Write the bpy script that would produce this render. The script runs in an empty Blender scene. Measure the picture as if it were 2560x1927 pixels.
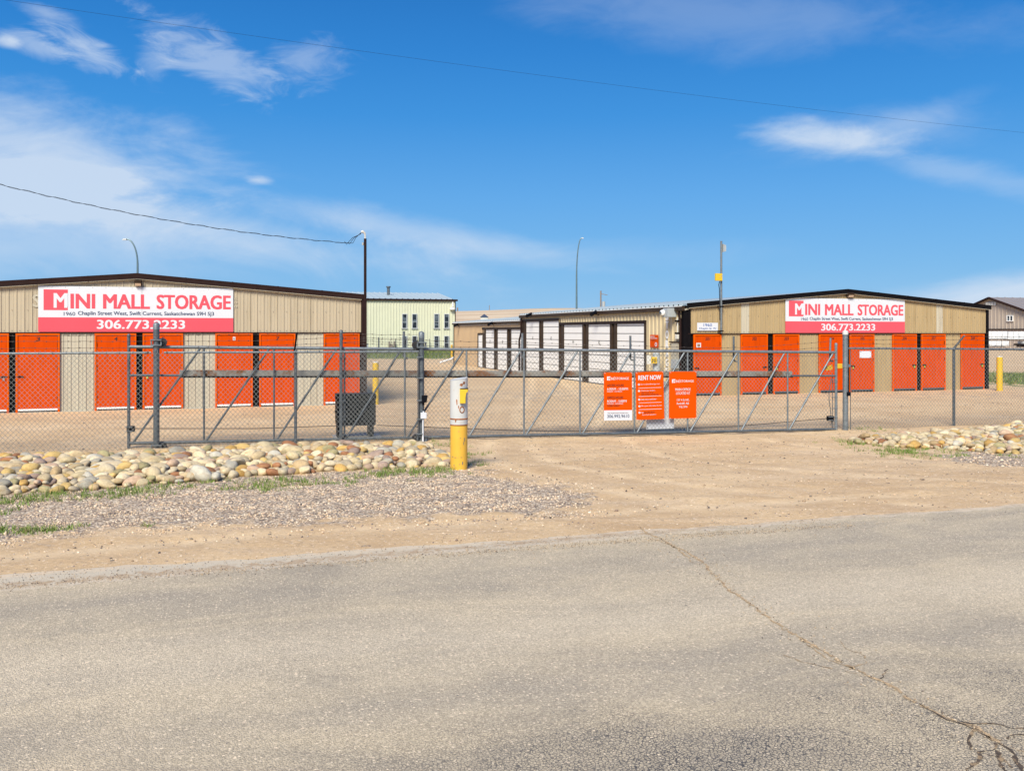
import bpy, math, random
import numpy as np
from mathutils import Vector, Matrix
R = math.radians
random.seed(7); rng = np.random.default_rng(11)
sc = bpy.context.scene
COL = sc.collection

# ------------------------------------------------------------------ camera
F, CX, HY, H = 2250.0, 1280.0, 829.0, 2.2          # focal length, centre and horizon in photo pixels, eye height
cam_d = bpy.data.cameras.new('camera'); cam = bpy.data.objects.new('camera', cam_d); COL.objects.link(cam)
cam.location = (0, 0, H); cam.rotation_euler = (R(90), 0, 0)
cam_d.sensor_width = 36; cam_d.lens = 36*F/2560
cam_d.shift_y = -(963.5-HY)/2560
cam_d.clip_start = 0.1; cam_d.clip_end = 6000
sc.camera = cam
sc.render.resolution_x = 1024; sc.render.resolution_y = 770

# ------------------------------------------------------------------ light
SUN_EL, SUN_AZ = 43, 196        # azimuth clockwise from +Y (behind the camera, a little to its left)
az = R(SUN_AZ); el = R(SUN_EL)
sd = Vector((math.sin(az)*math.cos(el), math.cos(az)*math.cos(el), math.sin(el)))
sl = bpy.data.lights.new('sun', 'SUN'); sun = bpy.data.objects.new('sun', sl); COL.objects.link(sun)
sl.energy = 2.85; sl.angle = R(24); sl.color = (1, .925, .76)
sun.rotation_euler = sd.to_track_quat('Z', 'Y').to_euler(); sun.location = (0, -20, 40)
sc.view_settings.view_transform = 'Standard'; sc.view_settings.look = 'None'
sc.view_settings.gamma = 1; sc.view_settings.exposure = 1.2

def s2l(r, g, b):
    f = lambda c: (c/255/12.92) if c <= 10 else ((c/255+.055)/1.055)**2.4
    return (f(r), f(g), f(b), 1)

w = bpy.data.worlds.new('World'); sc.world = w; w.use_nodes = True
nt = w.node_tree; nt.nodes.clear()
N = nt.nodes.new; L = nt.links.new
def wmath(op, a, b=None, c=None):
    n = N('ShaderNodeMath'); n.operation = op
    for i, x in enumerate((a, b, c)):
        if x is None: continue
        if isinstance(x, (int, float)): n.inputs[i].default_value = x
        else: L(x, n.inputs[i])
    return n.outputs[0]
out = N('ShaderNodeOutputWorld'); bg = N('ShaderNodeBackground'); L(bg.outputs[0], out.inputs[0])
sky = N('ShaderNodeTexSky'); sky.sky_type = 'NISHITA'; sky.sun_disc = False
sky.sun_elevation = el; sky.sun_rotation = az; sky.air_density = 1.0; sky.dust_density = .3; sky.ozone_density = 2.0
tc = N('ShaderNodeTexCoord'); sep = N('ShaderNodeSeparateXYZ'); L(tc.outputs['Generated'], sep.inputs[0])
A = wmath('ARCTAN2', sep.outputs[0], sep.outputs[1]); E = wmath('ARCSINE', sep.outputs[2])
comb = N('ShaderNodeCombineXYZ'); L(A, comb.inputs[0]); L(E, comb.inputs[1])
# elevation tint: the clear prairie sky, deep blue aloft and pale near the horizon
ramp = N('ShaderNodeValToRGB'); L(wmath('MULTIPLY', E, 1/1.2), ramp.inputs[0])
SKYS = 1/(0.11*2**1.2)
cr = ramp.color_ramp; cr.elements[0].position = 0; cr.elements[0].color = s2l(126, 182, 228)
cr.elements[1].position = 1; cr.elements[1].color = s2l(10, 80, 175)
for p, c in ((.056, (100, 170, 226)), (.122, (78, 158, 225)), (.194, (38, 138, 216)), (.25, (18, 124, 206)), (.30, (4, 112, 194))):
    e_ = cr.elements.new(p); e_.color = s2l(*c)
scl = N('ShaderNodeVectorMath'); scl.operation = 'SCALE'; L(ramp.outputs[0], scl.inputs[0]); scl.inputs[3].default_value = SKYS
mixs = N('ShaderNodeMix'); mixs.data_type = 'RGBA'; mixs.inputs[0].default_value = .94
L(sky.outputs[0], mixs.inputs[6]); L(scl.outputs[0], mixs.inputs[7])
# clouds: soft wisps at fixed directions of the sky, plus thin streaks all round
mp = N('ShaderNodeMapping'); mp.inputs['Scale'].default_value = (5, 11, 1); mp.inputs['Rotation'].default_value = (0, 0, .18); L(comb.outputs[0], mp.inputs[0])
nz = N('ShaderNodeTexNoise'); nz.inputs['Scale'].default_value = 1; nz.inputs['Detail'].default_value = 9; nz.inputs['Roughness'].default_value = .6; nz.inputs['Distortion'].default_value = .6; L(mp.outputs[0], nz.inputs[0])
mp2 = N('ShaderNodeMapping'); mp2.inputs['Scale'].default_value = (15, 44, 1); mp2.inputs['Rotation'].default_value = (0, 0, .5); L(comb.outputs[0], mp2.inputs[0])
nz2 = N('ShaderNodeTexNoise'); nz2.inputs['Scale'].default_value = 1; nz2.inputs['Detail'].default_value = 8; nz2.inputs['Roughness'].default_value = .62; nz2.inputs['Distortion'].default_value = 1.0; L(mp2.outputs[0], nz2.inputs[0])
def blob(px, py, rx, ry, rot, s, fine=0.0, soft=1.0):
    a = math.atan((px-CX)/F); e = math.atan((HY-py)/math.hypot(F, px-CX))
    m = N('ShaderNodeMapping'); m.vector_type = 'TEXTURE'; L(comb.outputs[0], m.inputs[0])
    m.inputs['Location'].default_value = (a, e, 0); m.inputs['Rotation'].default_value = (0, 0, R(rot)); m.inputs['Scale'].default_value = (rx/F, ry/F, 1)
    ln = N('ShaderNodeVectorMath'); ln.operation = 'LENGTH'; L(m.outputs[0], ln.inputs[0])
    d = wmath('ADD', ln.outputs['Value'], wmath('MULTIPLY', wmath('SUBTRACT', nz.outputs[0], .5), 1.5))
    if fine: d = wmath('ADD', d, wmath('MULTIPLY', wmath('SUBTRACT', nz2.outputs[0], .5), fine))
    r = N('ShaderNodeMapRange'); r.interpolation_type = 'SMOOTHSTEP'; L(d, r.inputs[0])
    r.inputs[1].default_value = 1.0; r.inputs[2].default_value = 1.0-soft; r.inputs[3].default_value = 0; r.inputs[4].default_value = s
    return r.outputs[0]
cl = None
for b in ((100, 385, 560, 165, -6, .80, .4), (300, 530, 1050, 105, -10, .60, .2), (1000, 575, 620, 55, -9, .46, .2), (60, 610, 950, 170, 0, .5, .2),
          (225, 132, 115, 44, -20, .6, 2.2), (95, 115, 80, 28, -15, .42, 2.0), (130, 38, 95, 26, -12, .4, 1.4), (18, 105, 34, 16, 0, .6, 1.0),
          (540, 155, 200, 80, -22, .45, 2.2), (775, 150, 120, 85, 10, .32, 1.8), (385, 150, 50, 65, 0, .25, 1.6),
          (2085, 350, 235, 58, -8, .72, .6, 1.0), (2190, 330, 330, 85, 4, .22, .5), (2280, 300, 240, 50, 16, .20, .5), (2400, 435, 330, 45, -17, .28, .5), (648, 451, 44, 15, 0, .6, .6),
          (2600, 730, 420, 75, 8, 1.0, .2), (1750, 30, 800, 120, -10, .2, .5), (1300, 640, 700, 60, 0, .16, .4)):
    o = blob(*b); cl = o if cl is None else wmath('ADD', cl, o)
cl = wmath('MINIMUM', cl, .82)
cc = N('ShaderNodeVectorMath'); cc.operation = 'SCALE'; cc.inputs[0].default_value = s2l(212, 226, 243)[:3]; cc.inputs[3].default_value = SKYS
mixc = N('ShaderNodeMix'); mixc.data_type = 'RGBA'; L(cl, mixc.inputs[0]); L(mixs.outputs[2], mixc.inputs[6]); L(cc.outputs[0], mixc.inputs[7])
L(mixc.outputs[2], bg.inputs[0]); bg.inputs[1].default_value = 0.11

# ------------------------------------------------------------------ helpers
def tag(o, label=None, cat=None, group=None, kind=None):
    for k, v in (('label', label), ('category', cat), ('group', group), ('kind', kind)):
        if v: o[k] = v
    return o
def thing(name, loc, label, cat, group=None):
    o = bpy.data.objects.new(name, None); COL.objects.link(o); o.location = loc; o.empty_display_size = .2
    o['base'] = list(loc); return tag(o, label, cat, group)
class MB:
    def __init__(s): s.v = []; s.f = []; s.c = None
    def add(s, vs, fs):
        k = len(s.v); s.v += [tuple(p) for p in vs]; s.f += [tuple(k+i for i in f) for f in fs]; return s
    def quad(s, a, b, c, d): return s.add((a, b, c, d), ((0, 1, 2, 3),))
    def poly(s, pts): return s.add(pts, (tuple(range(len(pts))),))
    def box8(s, p): return s.add(p, ((0, 3, 2, 1), (4, 5, 6, 7), (0, 1, 5, 4), (1, 2, 6, 5), (2, 3, 7, 6), (3, 0, 4, 7)))
    def tube(s, p0, p1, r0, r1=None, n=10, caps=True):
        return s.path([p0, p1], [r0, r0 if r1 is None else r1], n, caps)
    def path(s, pts, rs, n=8, caps=True):
        pts = [Vector(p) for p in pts]
        if isinstance(rs, (int, float)): rs = [rs]*len(pts)
        rings = []; prev = None
        for i, p in enumerate(pts):
            d = (pts[min(i+1, len(pts)-1)]-pts[max(i-1, 0)]).normalized()
            if prev is None: a = d.cross(Vector((0, 0, 1)) if abs(d.z) < .95 else Vector((0, 1, 0))).normalized()
            else: a = (prev-d*prev.dot(d)).normalized()
            prev = a; b = d.cross(a)
            rings.append([p+(a*math.cos(2*math.pi*k/n)+b*math.sin(2*math.pi*k/n))*rs[i] for k in range(n)])
        base = len(s.v)
        for r in rings: s.v += [tuple(q) for q in r]
        for i in range(len(rings)-1):
            for k in range(n):
                k2 = (k+1) % n; s.f.append((base+i*n+k, base+i*n+k2, base+(i+1)*n+k2, base+(i+1)*n+k))
        if caps: s.f.append(tuple(base+k for k in range(n))[::-1]); s.f.append(tuple(base+(len(rings)-1)*n+k for k in range(n)))
        return s
    def lathe(s, c, prof, n=20):
        base = len(s.v)
        for r, z in prof: s.v += [(c[0]+r*math.cos(2*math.pi*k/n), c[1]+r*math.sin(2*math.pi*k/n), c[2]+z) for k in range(n)]
        for i in range(len(prof)-1):
            for k in range(n): s.f.append((base+i*n+k, base+i*n+(k+1) % n, base+(i+1)*n+(k+1) % n, base+(i+1)*n+k))
        s.f.append(tuple(base+k for k in range(n))[::-1]); s.f.append(tuple(base+(len(prof)-1)*n+k for k in range(n)))
        return s
    def build(s, name, m, parent=None, smooth=False, bevel=0, label=None):
        me = bpy.data.meshes.new(name); b = Vector(parent['base']) if parent else Vector((0, 0, 0))
        me.from_pydata([tuple(Vector(p)-b) for p in s.v], [], s.f); me.update()
        o = bpy.data.objects.new(name, me); COL.objects.link(o); me.materials.append(m)
        if parent:
            o.parent = parent if parent.type == 'EMPTY' else parent; o['base'] = list(b)
        else: o['base'] = [0, 0, 0]
        if smooth:
            me.polygons.foreach_set('use_smooth', [True]*len(me.polygons)); me.set_sharp_from_angle(angle=R(40))
        if bevel:
            md = o.modifiers.new('bevel', 'BEVEL'); md.width = bevel; md.segments = 2; md.limit_method = 'ANGLE'
        if label: o['label'] = label
        return o
def rebase(o, loc):   # a mesh that is a thing by itself gets its origin at its base
    loc = Vector(loc); o.data.transform(Matrix.Translation(-loc)); o.location = loc; o['base'] = list(loc); return o

class Frame:     # vertical plane: s along, n out of it (towards the viewer), z up
    def __init__(s, P, ang):
        s.P = Vector((P[0], P[1], 0)); s.u = Vector((math.cos(ang), math.sin(ang), 0)); s.n = Vector((math.sin(ang), -math.cos(ang), 0))
    def w(s, a, n, z): return s.P+s.u*a+s.n*n+Vector((0, 0, z))
    def s_of(s, px, n=0.0):
        Q = s.P+s.n*n; a = (px-CX)/F
        return (a*Q.y-Q.x)/(s.u.x-a*s.u.y)
    def sz(s, px, py, n=0.0):
        t = s.s_of(px, n); y = (s.P+s.n*n+s.u*t).y
        return t, H+(HY-py)*y/F
    def pt(s, px, py, n=0.0, n2=None):
        t, z = s.sz(px, py, n); return s.w(t, n if n2 is None else n2, z)
    def box(s, mb, a0, a1, n0, n1, z0, z1):
        return mb.box8([s.w(a0, n0, z0), s.w(a1, n0, z0), s.w(a1, n1, z0), s.w(a0, n1, z0), s.w(a0, n0, z1), s.w(a1, n0, z1), s.w(a1, n1, z1), s.w(a0, n1, z1)])
def G(px, py, z=0.0):
    y = (H-z)*F/(py-HY); return Vector(((px-CX)/F*y, y, z))
def P3(px, py, y): return Vector(((px-CX)/F*y, y, H+(HY-py)*y/F))
def smooth(x, a, b):
    t = np.clip((x-a)/(b-a), 0, 1); return t*t*(3-2*t)
def gz(x, y):     # gentle relief of the ground around the gate
    x = np.asarray(x, float); y = np.asarray(y, float)
    return -0.13*smooth(x, -5, 7)*smooth(y, 12, 19)*(1-smooth(y, 22, 29)) - 0.03*smooth(y, 14, 17)*(1-smooth(y, 19, 23))

# ------------------------------------------------------------------ materials
def mat(name, col, rough=.7, metal=0, var=.12, scale=3.0, bump=0, bscale=40, col2=None, f2=(.5, .62), s2=6, stretch=None, obj=True):
    m = bpy.data.materials.new(name); m.use_nodes = True; t = m.node_tree; n = t.nodes; l = t.links; p = n['Principled BSDF']
    p.inputs['Roughness'].default_value = rough; p.inputs['Metallic'].default_value = metal
    c = n.new('ShaderNodeTexCoord'); src = c.outputs['Object']
    if stretch:
        q = n.new('ShaderNodeMapping'); q.inputs['Scale'].default_value = stretch; l.new(src, q.inputs[0]); src = q.outputs[0]
    a = n.new('ShaderNodeTexNoise'); a.inputs['Scale'].default_value = scale; a.inputs['Detail'].default_value = 6; a.inputs['Roughness'].default_value = .6; l.new(src, a.inputs[0])
    r = n.new('ShaderNodeMapRange'); l.new(a.outputs[0], r.inputs[0]); r.inputs[1].default_value = .3; r.inputs[2].default_value = .7; r.inputs[3].default_value = 1-var; r.inputs[4].default_value = 1+var
    v = n.new('ShaderNodeVectorMath'); v.operation = 'SCALE'; v.inputs[0].default_value = col[:3]; l.new(r.outputs[0], v.inputs[3])
    o = v.outputs[0]
    if col2:
        b = n.new('ShaderNodeTexNoise'); b.inputs['Scale'].default_value = s2; b.inputs['Detail'].default_value = 7; b.inputs['Roughness'].default_value = .65; l.new(src, b.inputs[0])
        rr = n.new('ShaderNodeMapRange'); l.new(b.outputs[0], rr.inputs[0]); rr.inputs[1].default_value = f2[0]; rr.inputs[2].default_value = f2[1]
        x = n.new('ShaderNodeMix'); x.data_type = 'RGBA'; l.new(rr.outputs[0], x.inputs[0]); l.new(o, x.inputs[6]); x.inputs[7].default_value = tuple(col2[:3])+(1,); o = x.outputs[2]
    l.new(o, p.inputs['Base Color'])
    if bump:
        b = n.new('ShaderNodeTexNoise'); b.inputs['Scale'].default_value = bscale; b.inputs['Detail'].default_value = 4; l.new(src, b.inputs[0])
        k = n.new('ShaderNodeBump'); k.inputs['Strength'].default_value = bump; k.inputs['Distance'].default_value = .01; l.new(b.outputs[0], k.inputs['Height']); l.new(k.outputs[0], p.inputs['Normal'])
    return m
M = {}
M['tan'] = mat('tan_siding', (.42, .358, .26), .6, var=.05, scale=1.5, col2=(.33, .275, .19), f2=(.50, .78), s2=1.3, stretch=(5, 5, .4))
M['tanpale'] = mat('faded_tan_siding', (.44, .405, .32), .6, var=.05, scale=1.5, col2=(.34, .285, .21), f2=(.50, .8), s2=1.3, stretch=(5, 5, .4))
M['tan2'] = mat('ochre_siding', (.37, .278, .15), .55, var=.06, scale=1.2, col2=(.28, .205, .105), f2=(.50, .78), s2=1.3, stretch=(5, 5, .4))
M['tanside'] = mat('side_siding', (.54, .45, .29), .55, var=.05, scale=1.2, col2=(.50, .39, .23), f2=(.55, .8), s2=1.5)
M['tanfar'] = mat('brown_siding', (.44, .315, .19), .6, var=.05, scale=1)
M['palegreen'] = mat('pale_green_siding', (.56, .575, .44), .55, var=.04, scale=1)
M['greige'] = mat('greige_siding', (.38, .32, .27), .6, var=.05, scale=1)
M['brown'] = mat('dark_brown_trim', (.024, .013, .012), .45, var=.2, scale=4)
M['brownmid'] = mat('brown_trim', (.045, .03, .022), .45, var=.25, scale=4)
M['black'] = mat('black_trim', (.006, .005, .006), .5, var=.2)
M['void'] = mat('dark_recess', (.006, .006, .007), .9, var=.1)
M['orange'] = mat('orange_door_paint', (.53, .055, .0), .8, var=.09, scale=2.2, col2=(.43, .045, .0), f2=(.56, .72), s2=1.2, bump=.12, bscale=2.2, stretch=(4, 4, .8))
M['orange2'] = mat('orange_frame_paint', (.62, .085, .0), .8, var=.06, scale=5)
M['orangesign'] = mat('orange_sign_panel', (.62, .068, .0), .8, var=.02)
M['pink'] = mat('faded_red_vinyl', (.66, .088, .12), .45, var=.03, scale=1.2)
M['signwhite'] = mat('white_sign_panel', (.60, .625, .68), .4, var=.015)
M['white'] = mat('white_painted_metal', (.80, .80, .80), .45, var=.03, col2=(.66, .64, .60), f2=(.62, .8), s2=3)
M['offwhite'] = mat('dirty_white_plastic', (.54, .54, .52), .5, var=.08, col2=(.45, .40, .34), f2=(.58, .75), s2=20)
M['navy'] = mat('navy_lettering', (.03, .05, .12), .5, var=.05)
M['blue'] = mat('blue_lettering', (.03, .09, .32), .5, var=.05)
M['ink'] = mat('black_lettering', (.02, .008, .006), .6, var=.1)
M['redink'] = mat('dark_red_lettering', (.10, .010, .006), .6, var=.1)
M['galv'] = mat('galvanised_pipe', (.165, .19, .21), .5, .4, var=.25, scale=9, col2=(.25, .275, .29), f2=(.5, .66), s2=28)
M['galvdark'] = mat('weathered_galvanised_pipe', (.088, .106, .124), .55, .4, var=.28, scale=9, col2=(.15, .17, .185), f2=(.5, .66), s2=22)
M['wire'] = mat('chain_link_wire', (.17, .18, .18), .6, .2, var=.2, scale=3)
M['barb'] = mat('rusty_barbed_wire', (.09, .07, .06), .6, .3, var=.35, scale=6)
M['beam'] = mat('rusty_steel_beam', (.31, .30, .27), .6, .3, var=.25, scale=5, col2=(.22, .09, .03), f2=(.50, .60), s2=2.6)
M['chain'] = mat('drive_chain', (.035, .022, .015), .6, .4, var=.4, scale=20)
M['roof'] = mat('galvalume_roof', (.27, .325, .37), .6, .1, var=.06)
M['roofpale'] = mat('pale_blue_roof', (.36, .44, .48), .6, .1, var=.06)
M['roofgrey'] = mat('grey_brown_roof', (.27, .24, .225), .5, .2, var=.06)
M['yellow'] = mat('yellow_paint', (.62, .36, .02), .5, var=.05, scale=5, col2=(.55, .30, .03), f2=(.66, .78), s2=14)
M['yellow2'] = mat('bright_yellow_plastic', (.64, .42, .02), .45, var=.04)
M['yellowpost'] = mat('chipped_yellow_paint', (.70, .40, .045), .5, var=.06, scale=5, col2=(.30, .16, .03), f2=(.68, .72), s2=16, stretch=(1, 1, .6))
M['greypost'] = mat('chalky_grey_paint', (.50, .505, .50), .7, var=.07, scale=4, col2=(.47, .34, .26), f2=(.60, .72), s2=9, stretch=(1, 1, .45))
M['rust'] = mat('rust', (.30, .105, .03), .8, var=.35, scale=14, col2=(.12, .04, .02), f2=(.5, .6), s2=25)
M['boxblack'] = mat('black_powder_coat', (.006, .007, .010), .5, var=.2, scale=6)
M['greybox'] = mat('grey_enclosure', (.34, .37, .39), .5, var=.05)
M['conduit'] = mat('pvc_conduit', (.60, .60, .58), .5, var=.05)
M['conc'] = mat('concrete_sill', (.40, .39, .36), .85, var=.15, scale=8)
M['glass'] = mat('dark_window_glass', (.02, .026, .035), .08, var=.9, scale=1.2, col2=(.10, .125, .15), f2=(.5, .56), s2=1.6)
M['glass'].node_tree.nodes['Principled BSDF'].inputs['Roughness'].default_value = .12
M['alu'] = mat('window_frame', (.55, .57, .58), .4, .3, var=.05)
M['cable'] = mat('black_cable', (.02, .022, .028), .6, var=.1)
M['wrap'] = mat('white_wrap', (.66, .68, .70), .4, var=.12, scale=2, col2=(.45, .48, .52), f2=(.5, .65), s2=1.3)
M['lime'] = mat('lime_padlock', (.30, .55, .10), .4, var=.05)
M['rubber'] = mat('black_rubber', (.02, .02, .022), .5, var=.1)
M['poleg'] = mat('green_grey_lamp_post', (.12, .19, .22), .45, .4, var=.1)
M['wood'] = mat('weathered_wood', (.20, .17, .15), .8, var=.2)
M['lens'] = mat('lamp_lens', (.60, .45, .32), .3, var=.1)

for k_ in ('black', 'void', 'boxblack', 'orange', 'orange2', 'orangesign', 'brown', 'brownmid', 'pink', 'cable'): M[k_].node_tree.nodes['Principled BSDF'].inputs['Specular IOR Level'].default_value = .07
def attr_mat(name, rough=.8, bump=.3, bscale=50, objcol=False, var=.18, scale=18):
    m = bpy.data.materials.new(name); m.use_nodes = True; t = m.node_tree; n = t.nodes; l = t.links; p = n['Principled BSDF']; p.inputs['Roughness'].default_value = rough
    if objcol: a = n.new('ShaderNodeObjectInfo'); co = a.outputs['Color']
    else: a = n.new('ShaderNodeAttribute'); a.attribute_name = 'tint'; co = a.outputs['Color']
    c = n.new('ShaderNodeTexCoord'); q = n.new('ShaderNodeTexNoise'); q.inputs['Scale'].default_value = scale; q.inputs['Detail'].default_value = 6; q.inputs['Roughness'].default_value = .65; q.inputs['Distortion'].default_value = .4
    l.new(c.outputs['Object'], q.inputs[0])
    r = n.new('ShaderNodeMapRange'); l.new(q.outputs[0], r.inputs[0]); r.inputs[1].default_value = .3; r.inputs[2].default_value = .7; r.inputs[3].default_value = 1-var; r.inputs[4].default_value = 1+var
    v = n.new('ShaderNodeVectorMath'); v.operation = 'SCALE'; l.new(co, v.inputs[0]); l.new(r.outputs[0], v.inputs[3])
    # iron staining in patches
    q2 = n.new('ShaderNodeTexNoise'); q2.inputs['Scale'].default_value = scale*.4; q2.inputs['Detail'].default_value = 5; l.new(c.outputs['Object'], q2.inputs[0])
    r2 = n.new('ShaderNodeMapRange'); l.new(q2.outputs[0], r2.inputs[0]); r2.inputs[1].default_value = .56; r2.inputs[2].default_value = .70; r2.inputs[4].default_value = .5
    mu = n.new('ShaderNodeMix'); mu.data_type = 'RGBA'; l.new(r2.outputs[0], mu.inputs[0]); l.new(v.outputs[0], mu.inputs[6]); mu.inputs[7].default_value = (.36, .21, .09, 1)
    l.new((mu if objcol or name.startswith('cobble') else v).outputs[2 if (objcol or name.startswith('cobble')) else 0], p.inputs['Base Color'])
    b = n.new('ShaderNodeTexNoise'); b.inputs['Scale'].default_value = bscale; b.inputs['Detail'].default_value = 5; l.new(c.outputs['Object'], b.inputs[0])
    k = n.new('ShaderNodeBump'); k.inputs['Strength'].default_value = bump; k.inputs['Distance'].default_value = .008; l.new(b.outputs[0], k.inputs['Height']); l.new(k.outputs[0], p.inputs['Normal'])
    return m
M['cobble'] = attr_mat('cobble_stone', objcol=True, scale=3, var=.25, bump=.6, bscale=9); M['cobblemass'] = attr_mat('cobble_mass', scale=22, var=.25, bump=.6, bscale=70)
M['pebble'] = attr_mat('pebbles', bump=.0, var=.1); M['blade'] = attr_mat('grass_blades', bump=0, var=.15, rough=.7)

# ---- ground material: dirt / gravel / far grass mixed by painted masks and noise
def ground_mat():
    m = bpy.data.materials.new('prairie_dirt'); m.use_nodes = True; t = m.node_tree; n = t.nodes; l = t.links; p = n['Principled BSDF']; p.inputs['Roughness'].default_value = .95
    geo = n.new('ShaderNodeNewGeometry'); pos = geo.outputs['Position']
    def noise(sc_, det=5, rough=.6, st=None, dist=0):
        q = n.new('ShaderNodeTexNoise'); q.inputs['Scale'].default_value = sc_; q.inputs['Detail'].default_value = det; q.inputs['Roughness'].default_value = rough; q.inputs['Distortion'].default_value = dist
        s_ = pos
        if st:
            g = n.new('ShaderNodeMapping'); g.inputs['Scale'].default_value = st[:3]; g.inputs['Rotation'].default_value = (0, 0, st[3]); l.new(pos, g.inputs[0]); s_ = g.outputs[0]
        l.new(s_, q.inputs[0]); return q.outputs[0]
    def rng_(x, a, b, c=0, d=1):
        r = n.new('ShaderNodeMapRange'); l.new(x, r.inputs[0]); r.inputs[1].default_value = a; r.inputs[2].default_value = b; r.inputs[3].default_value = c; r.inputs[4].default_value = d; return r.outputs[0]
    def mix(f, a, b, mode='MIX'):
        x = n.new('ShaderNodeMix'); x.data_type = 'RGBA'; x.blend_type = mode
        if isinstance(f, float): x.inputs[0].default_value = f
        else: l.new(f, x.inputs[0])
        for i, c in ((6, a), (7, b)):
            if isinstance(c, tuple): x.inputs[i].default_value = c if len(c) == 4 else c+(1,)
            else: l.new(c, x.inputs[i])
        return x.outputs[2]
    def mul(a, b):
        x = n.new('ShaderNodeMath'); x.operation = 'MULTIPLY'; l.new(a, x.inputs[0])
        if isinstance(b, float): x.inputs[1].default_value = b
        else: l.new(b, x.inputs[1])
        return x.outputs[0]
    def add(a, b):
        x = n.new('ShaderNodeMath'); x.operation = 'ADD'; l.new(a, x.inputs[0]); l.new(b, x.inputs[1]); return x.outputs[0]
    dirt = mix(rng_(noise(.55, 4), .35, .65), (.60, .43, .245), (.49, .33, .175))
    dirt = mix(rng_(noise(1.0, 6, .6, (.25, 1.3, 1, -.35), .5), .48, .70, 0, .45), dirt, (.66, .505, .335))     # wheel-worn streaks
    dirt = mix(rng_(noise(1.0, 4, .55, (.5, 1.7, 1, .5), 1.2), .54, .72, 0, .5), dirt, (.44, .305, .18))
    grit = rng_(noise(13, 7, .85), .545, .60)
    dirt = mix(mul(grit, .62), dirt, (.27, .19, .12))
    dirt = mix(rng_(noise(17, 7, .85), .545, .61, 0, .65), dirt, (.84, .70, .52)); dirt = mix(rng_(noise(90, 3, .8), .54, .66, 0, .5), dirt, (.30, .20, .12))
    vo = n.new('ShaderNodeTexVoronoi'); vo.inputs['Scale'].default_value = 34; l.new(pos, vo.inputs['Vector'])
    rmp = n.new('ShaderNodeValToRGB'); sepc = n.new('ShaderNodeSeparateColor'); l.new(vo.outputs['Color'], sepc.inputs[0]); l.new(sepc.outputs[0], rmp.inputs[0])
    e = rmp.color_ramp.elements; e[0].color = (.13, .10, .09, 1); e[1].color = (.80, .66, .48, 1); e[1].position = .9
    for pp, c in ((.25, (.42, .30, .20)), (.5, (.62, .47, .31)), (.7, (.46, .39, .32))):
        q = e.__class__ and rmp.color_ramp.elements.new(pp); q.color = c+(1,)
    grav = mix(rng_(vo.outputs['Distance'], .35, .75, 0, .8), rmp.outputs[0], (.10, .075, .055))
    at = n.new('ShaderNodeAttribute'); at.attribute_name = 'masks'; sm = n.new('ShaderNodeSeparateColor'); l.new(at.outputs['Color'], sm.inputs[0])
    at2 = n.new('ShaderNodeAttribute'); at2.attribute_name = 'tracks'; s2_ = n.new('ShaderNodeSeparateColor'); l.new(at2.outputs['Color'], s2_.inputs[0])
    tb = rng_(noise(1.6, 6, .7), .38, .58)
    dirt = mix(mul(mul(s2_.outputs[0], tb), .75), dirt, (.70, .53, .33)); dirt = mix(mul(mul(s2_.outputs[1], rng_(noise(2.6, 6, .75), .46, .62)), .5), dirt, (.37, .25, .145))
    gmask = rng_(add(sm.outputs[0], rng_(noise(2.2, 6, .65), .3, .7, -.35, .35)), .42, .62)
    base = mix(gmask, dirt, grav)
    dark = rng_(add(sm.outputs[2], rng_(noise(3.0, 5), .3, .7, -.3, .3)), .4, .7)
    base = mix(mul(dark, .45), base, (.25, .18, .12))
    gr = mix(rng_(noise(1.3, 6, .7), .4, .6), (.10, .15, .03), (.20, .21, .075))
    gr = mix(rng_(noise(5, 5, .7), .55, .65), gr, (.03, .05, .015))
    base = mix(rng_(add(sm.outputs[1], rng_(noise(1.2, 6, .7), .3, .7, -.3, .3)), .42, .58), base, gr)
    l.new(base, p.inputs['Base Color'])
    b1 = n.new('ShaderNodeBump'); b1.inputs['Strength'].default_value = .8; b1.inputs['Distance'].default_value = .025; l.new(noise(16, 8, .8), b1.inputs['Height'])
    b2 = n.new('ShaderNodeBump'); b2.inputs['Strength'].default_value = .35; b2.inputs['Distance'].default_value = .10; l.new(noise(1.0, 4, .5, (.6, 1.6, 1, -.3), .8), b2.inputs['Height']); l.new(b1.outputs[0], b2.inputs['Normal'])
    l.new(b2.outputs[0], p.inputs['Normal']); return m
M['ground'] = ground_mat()

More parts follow.
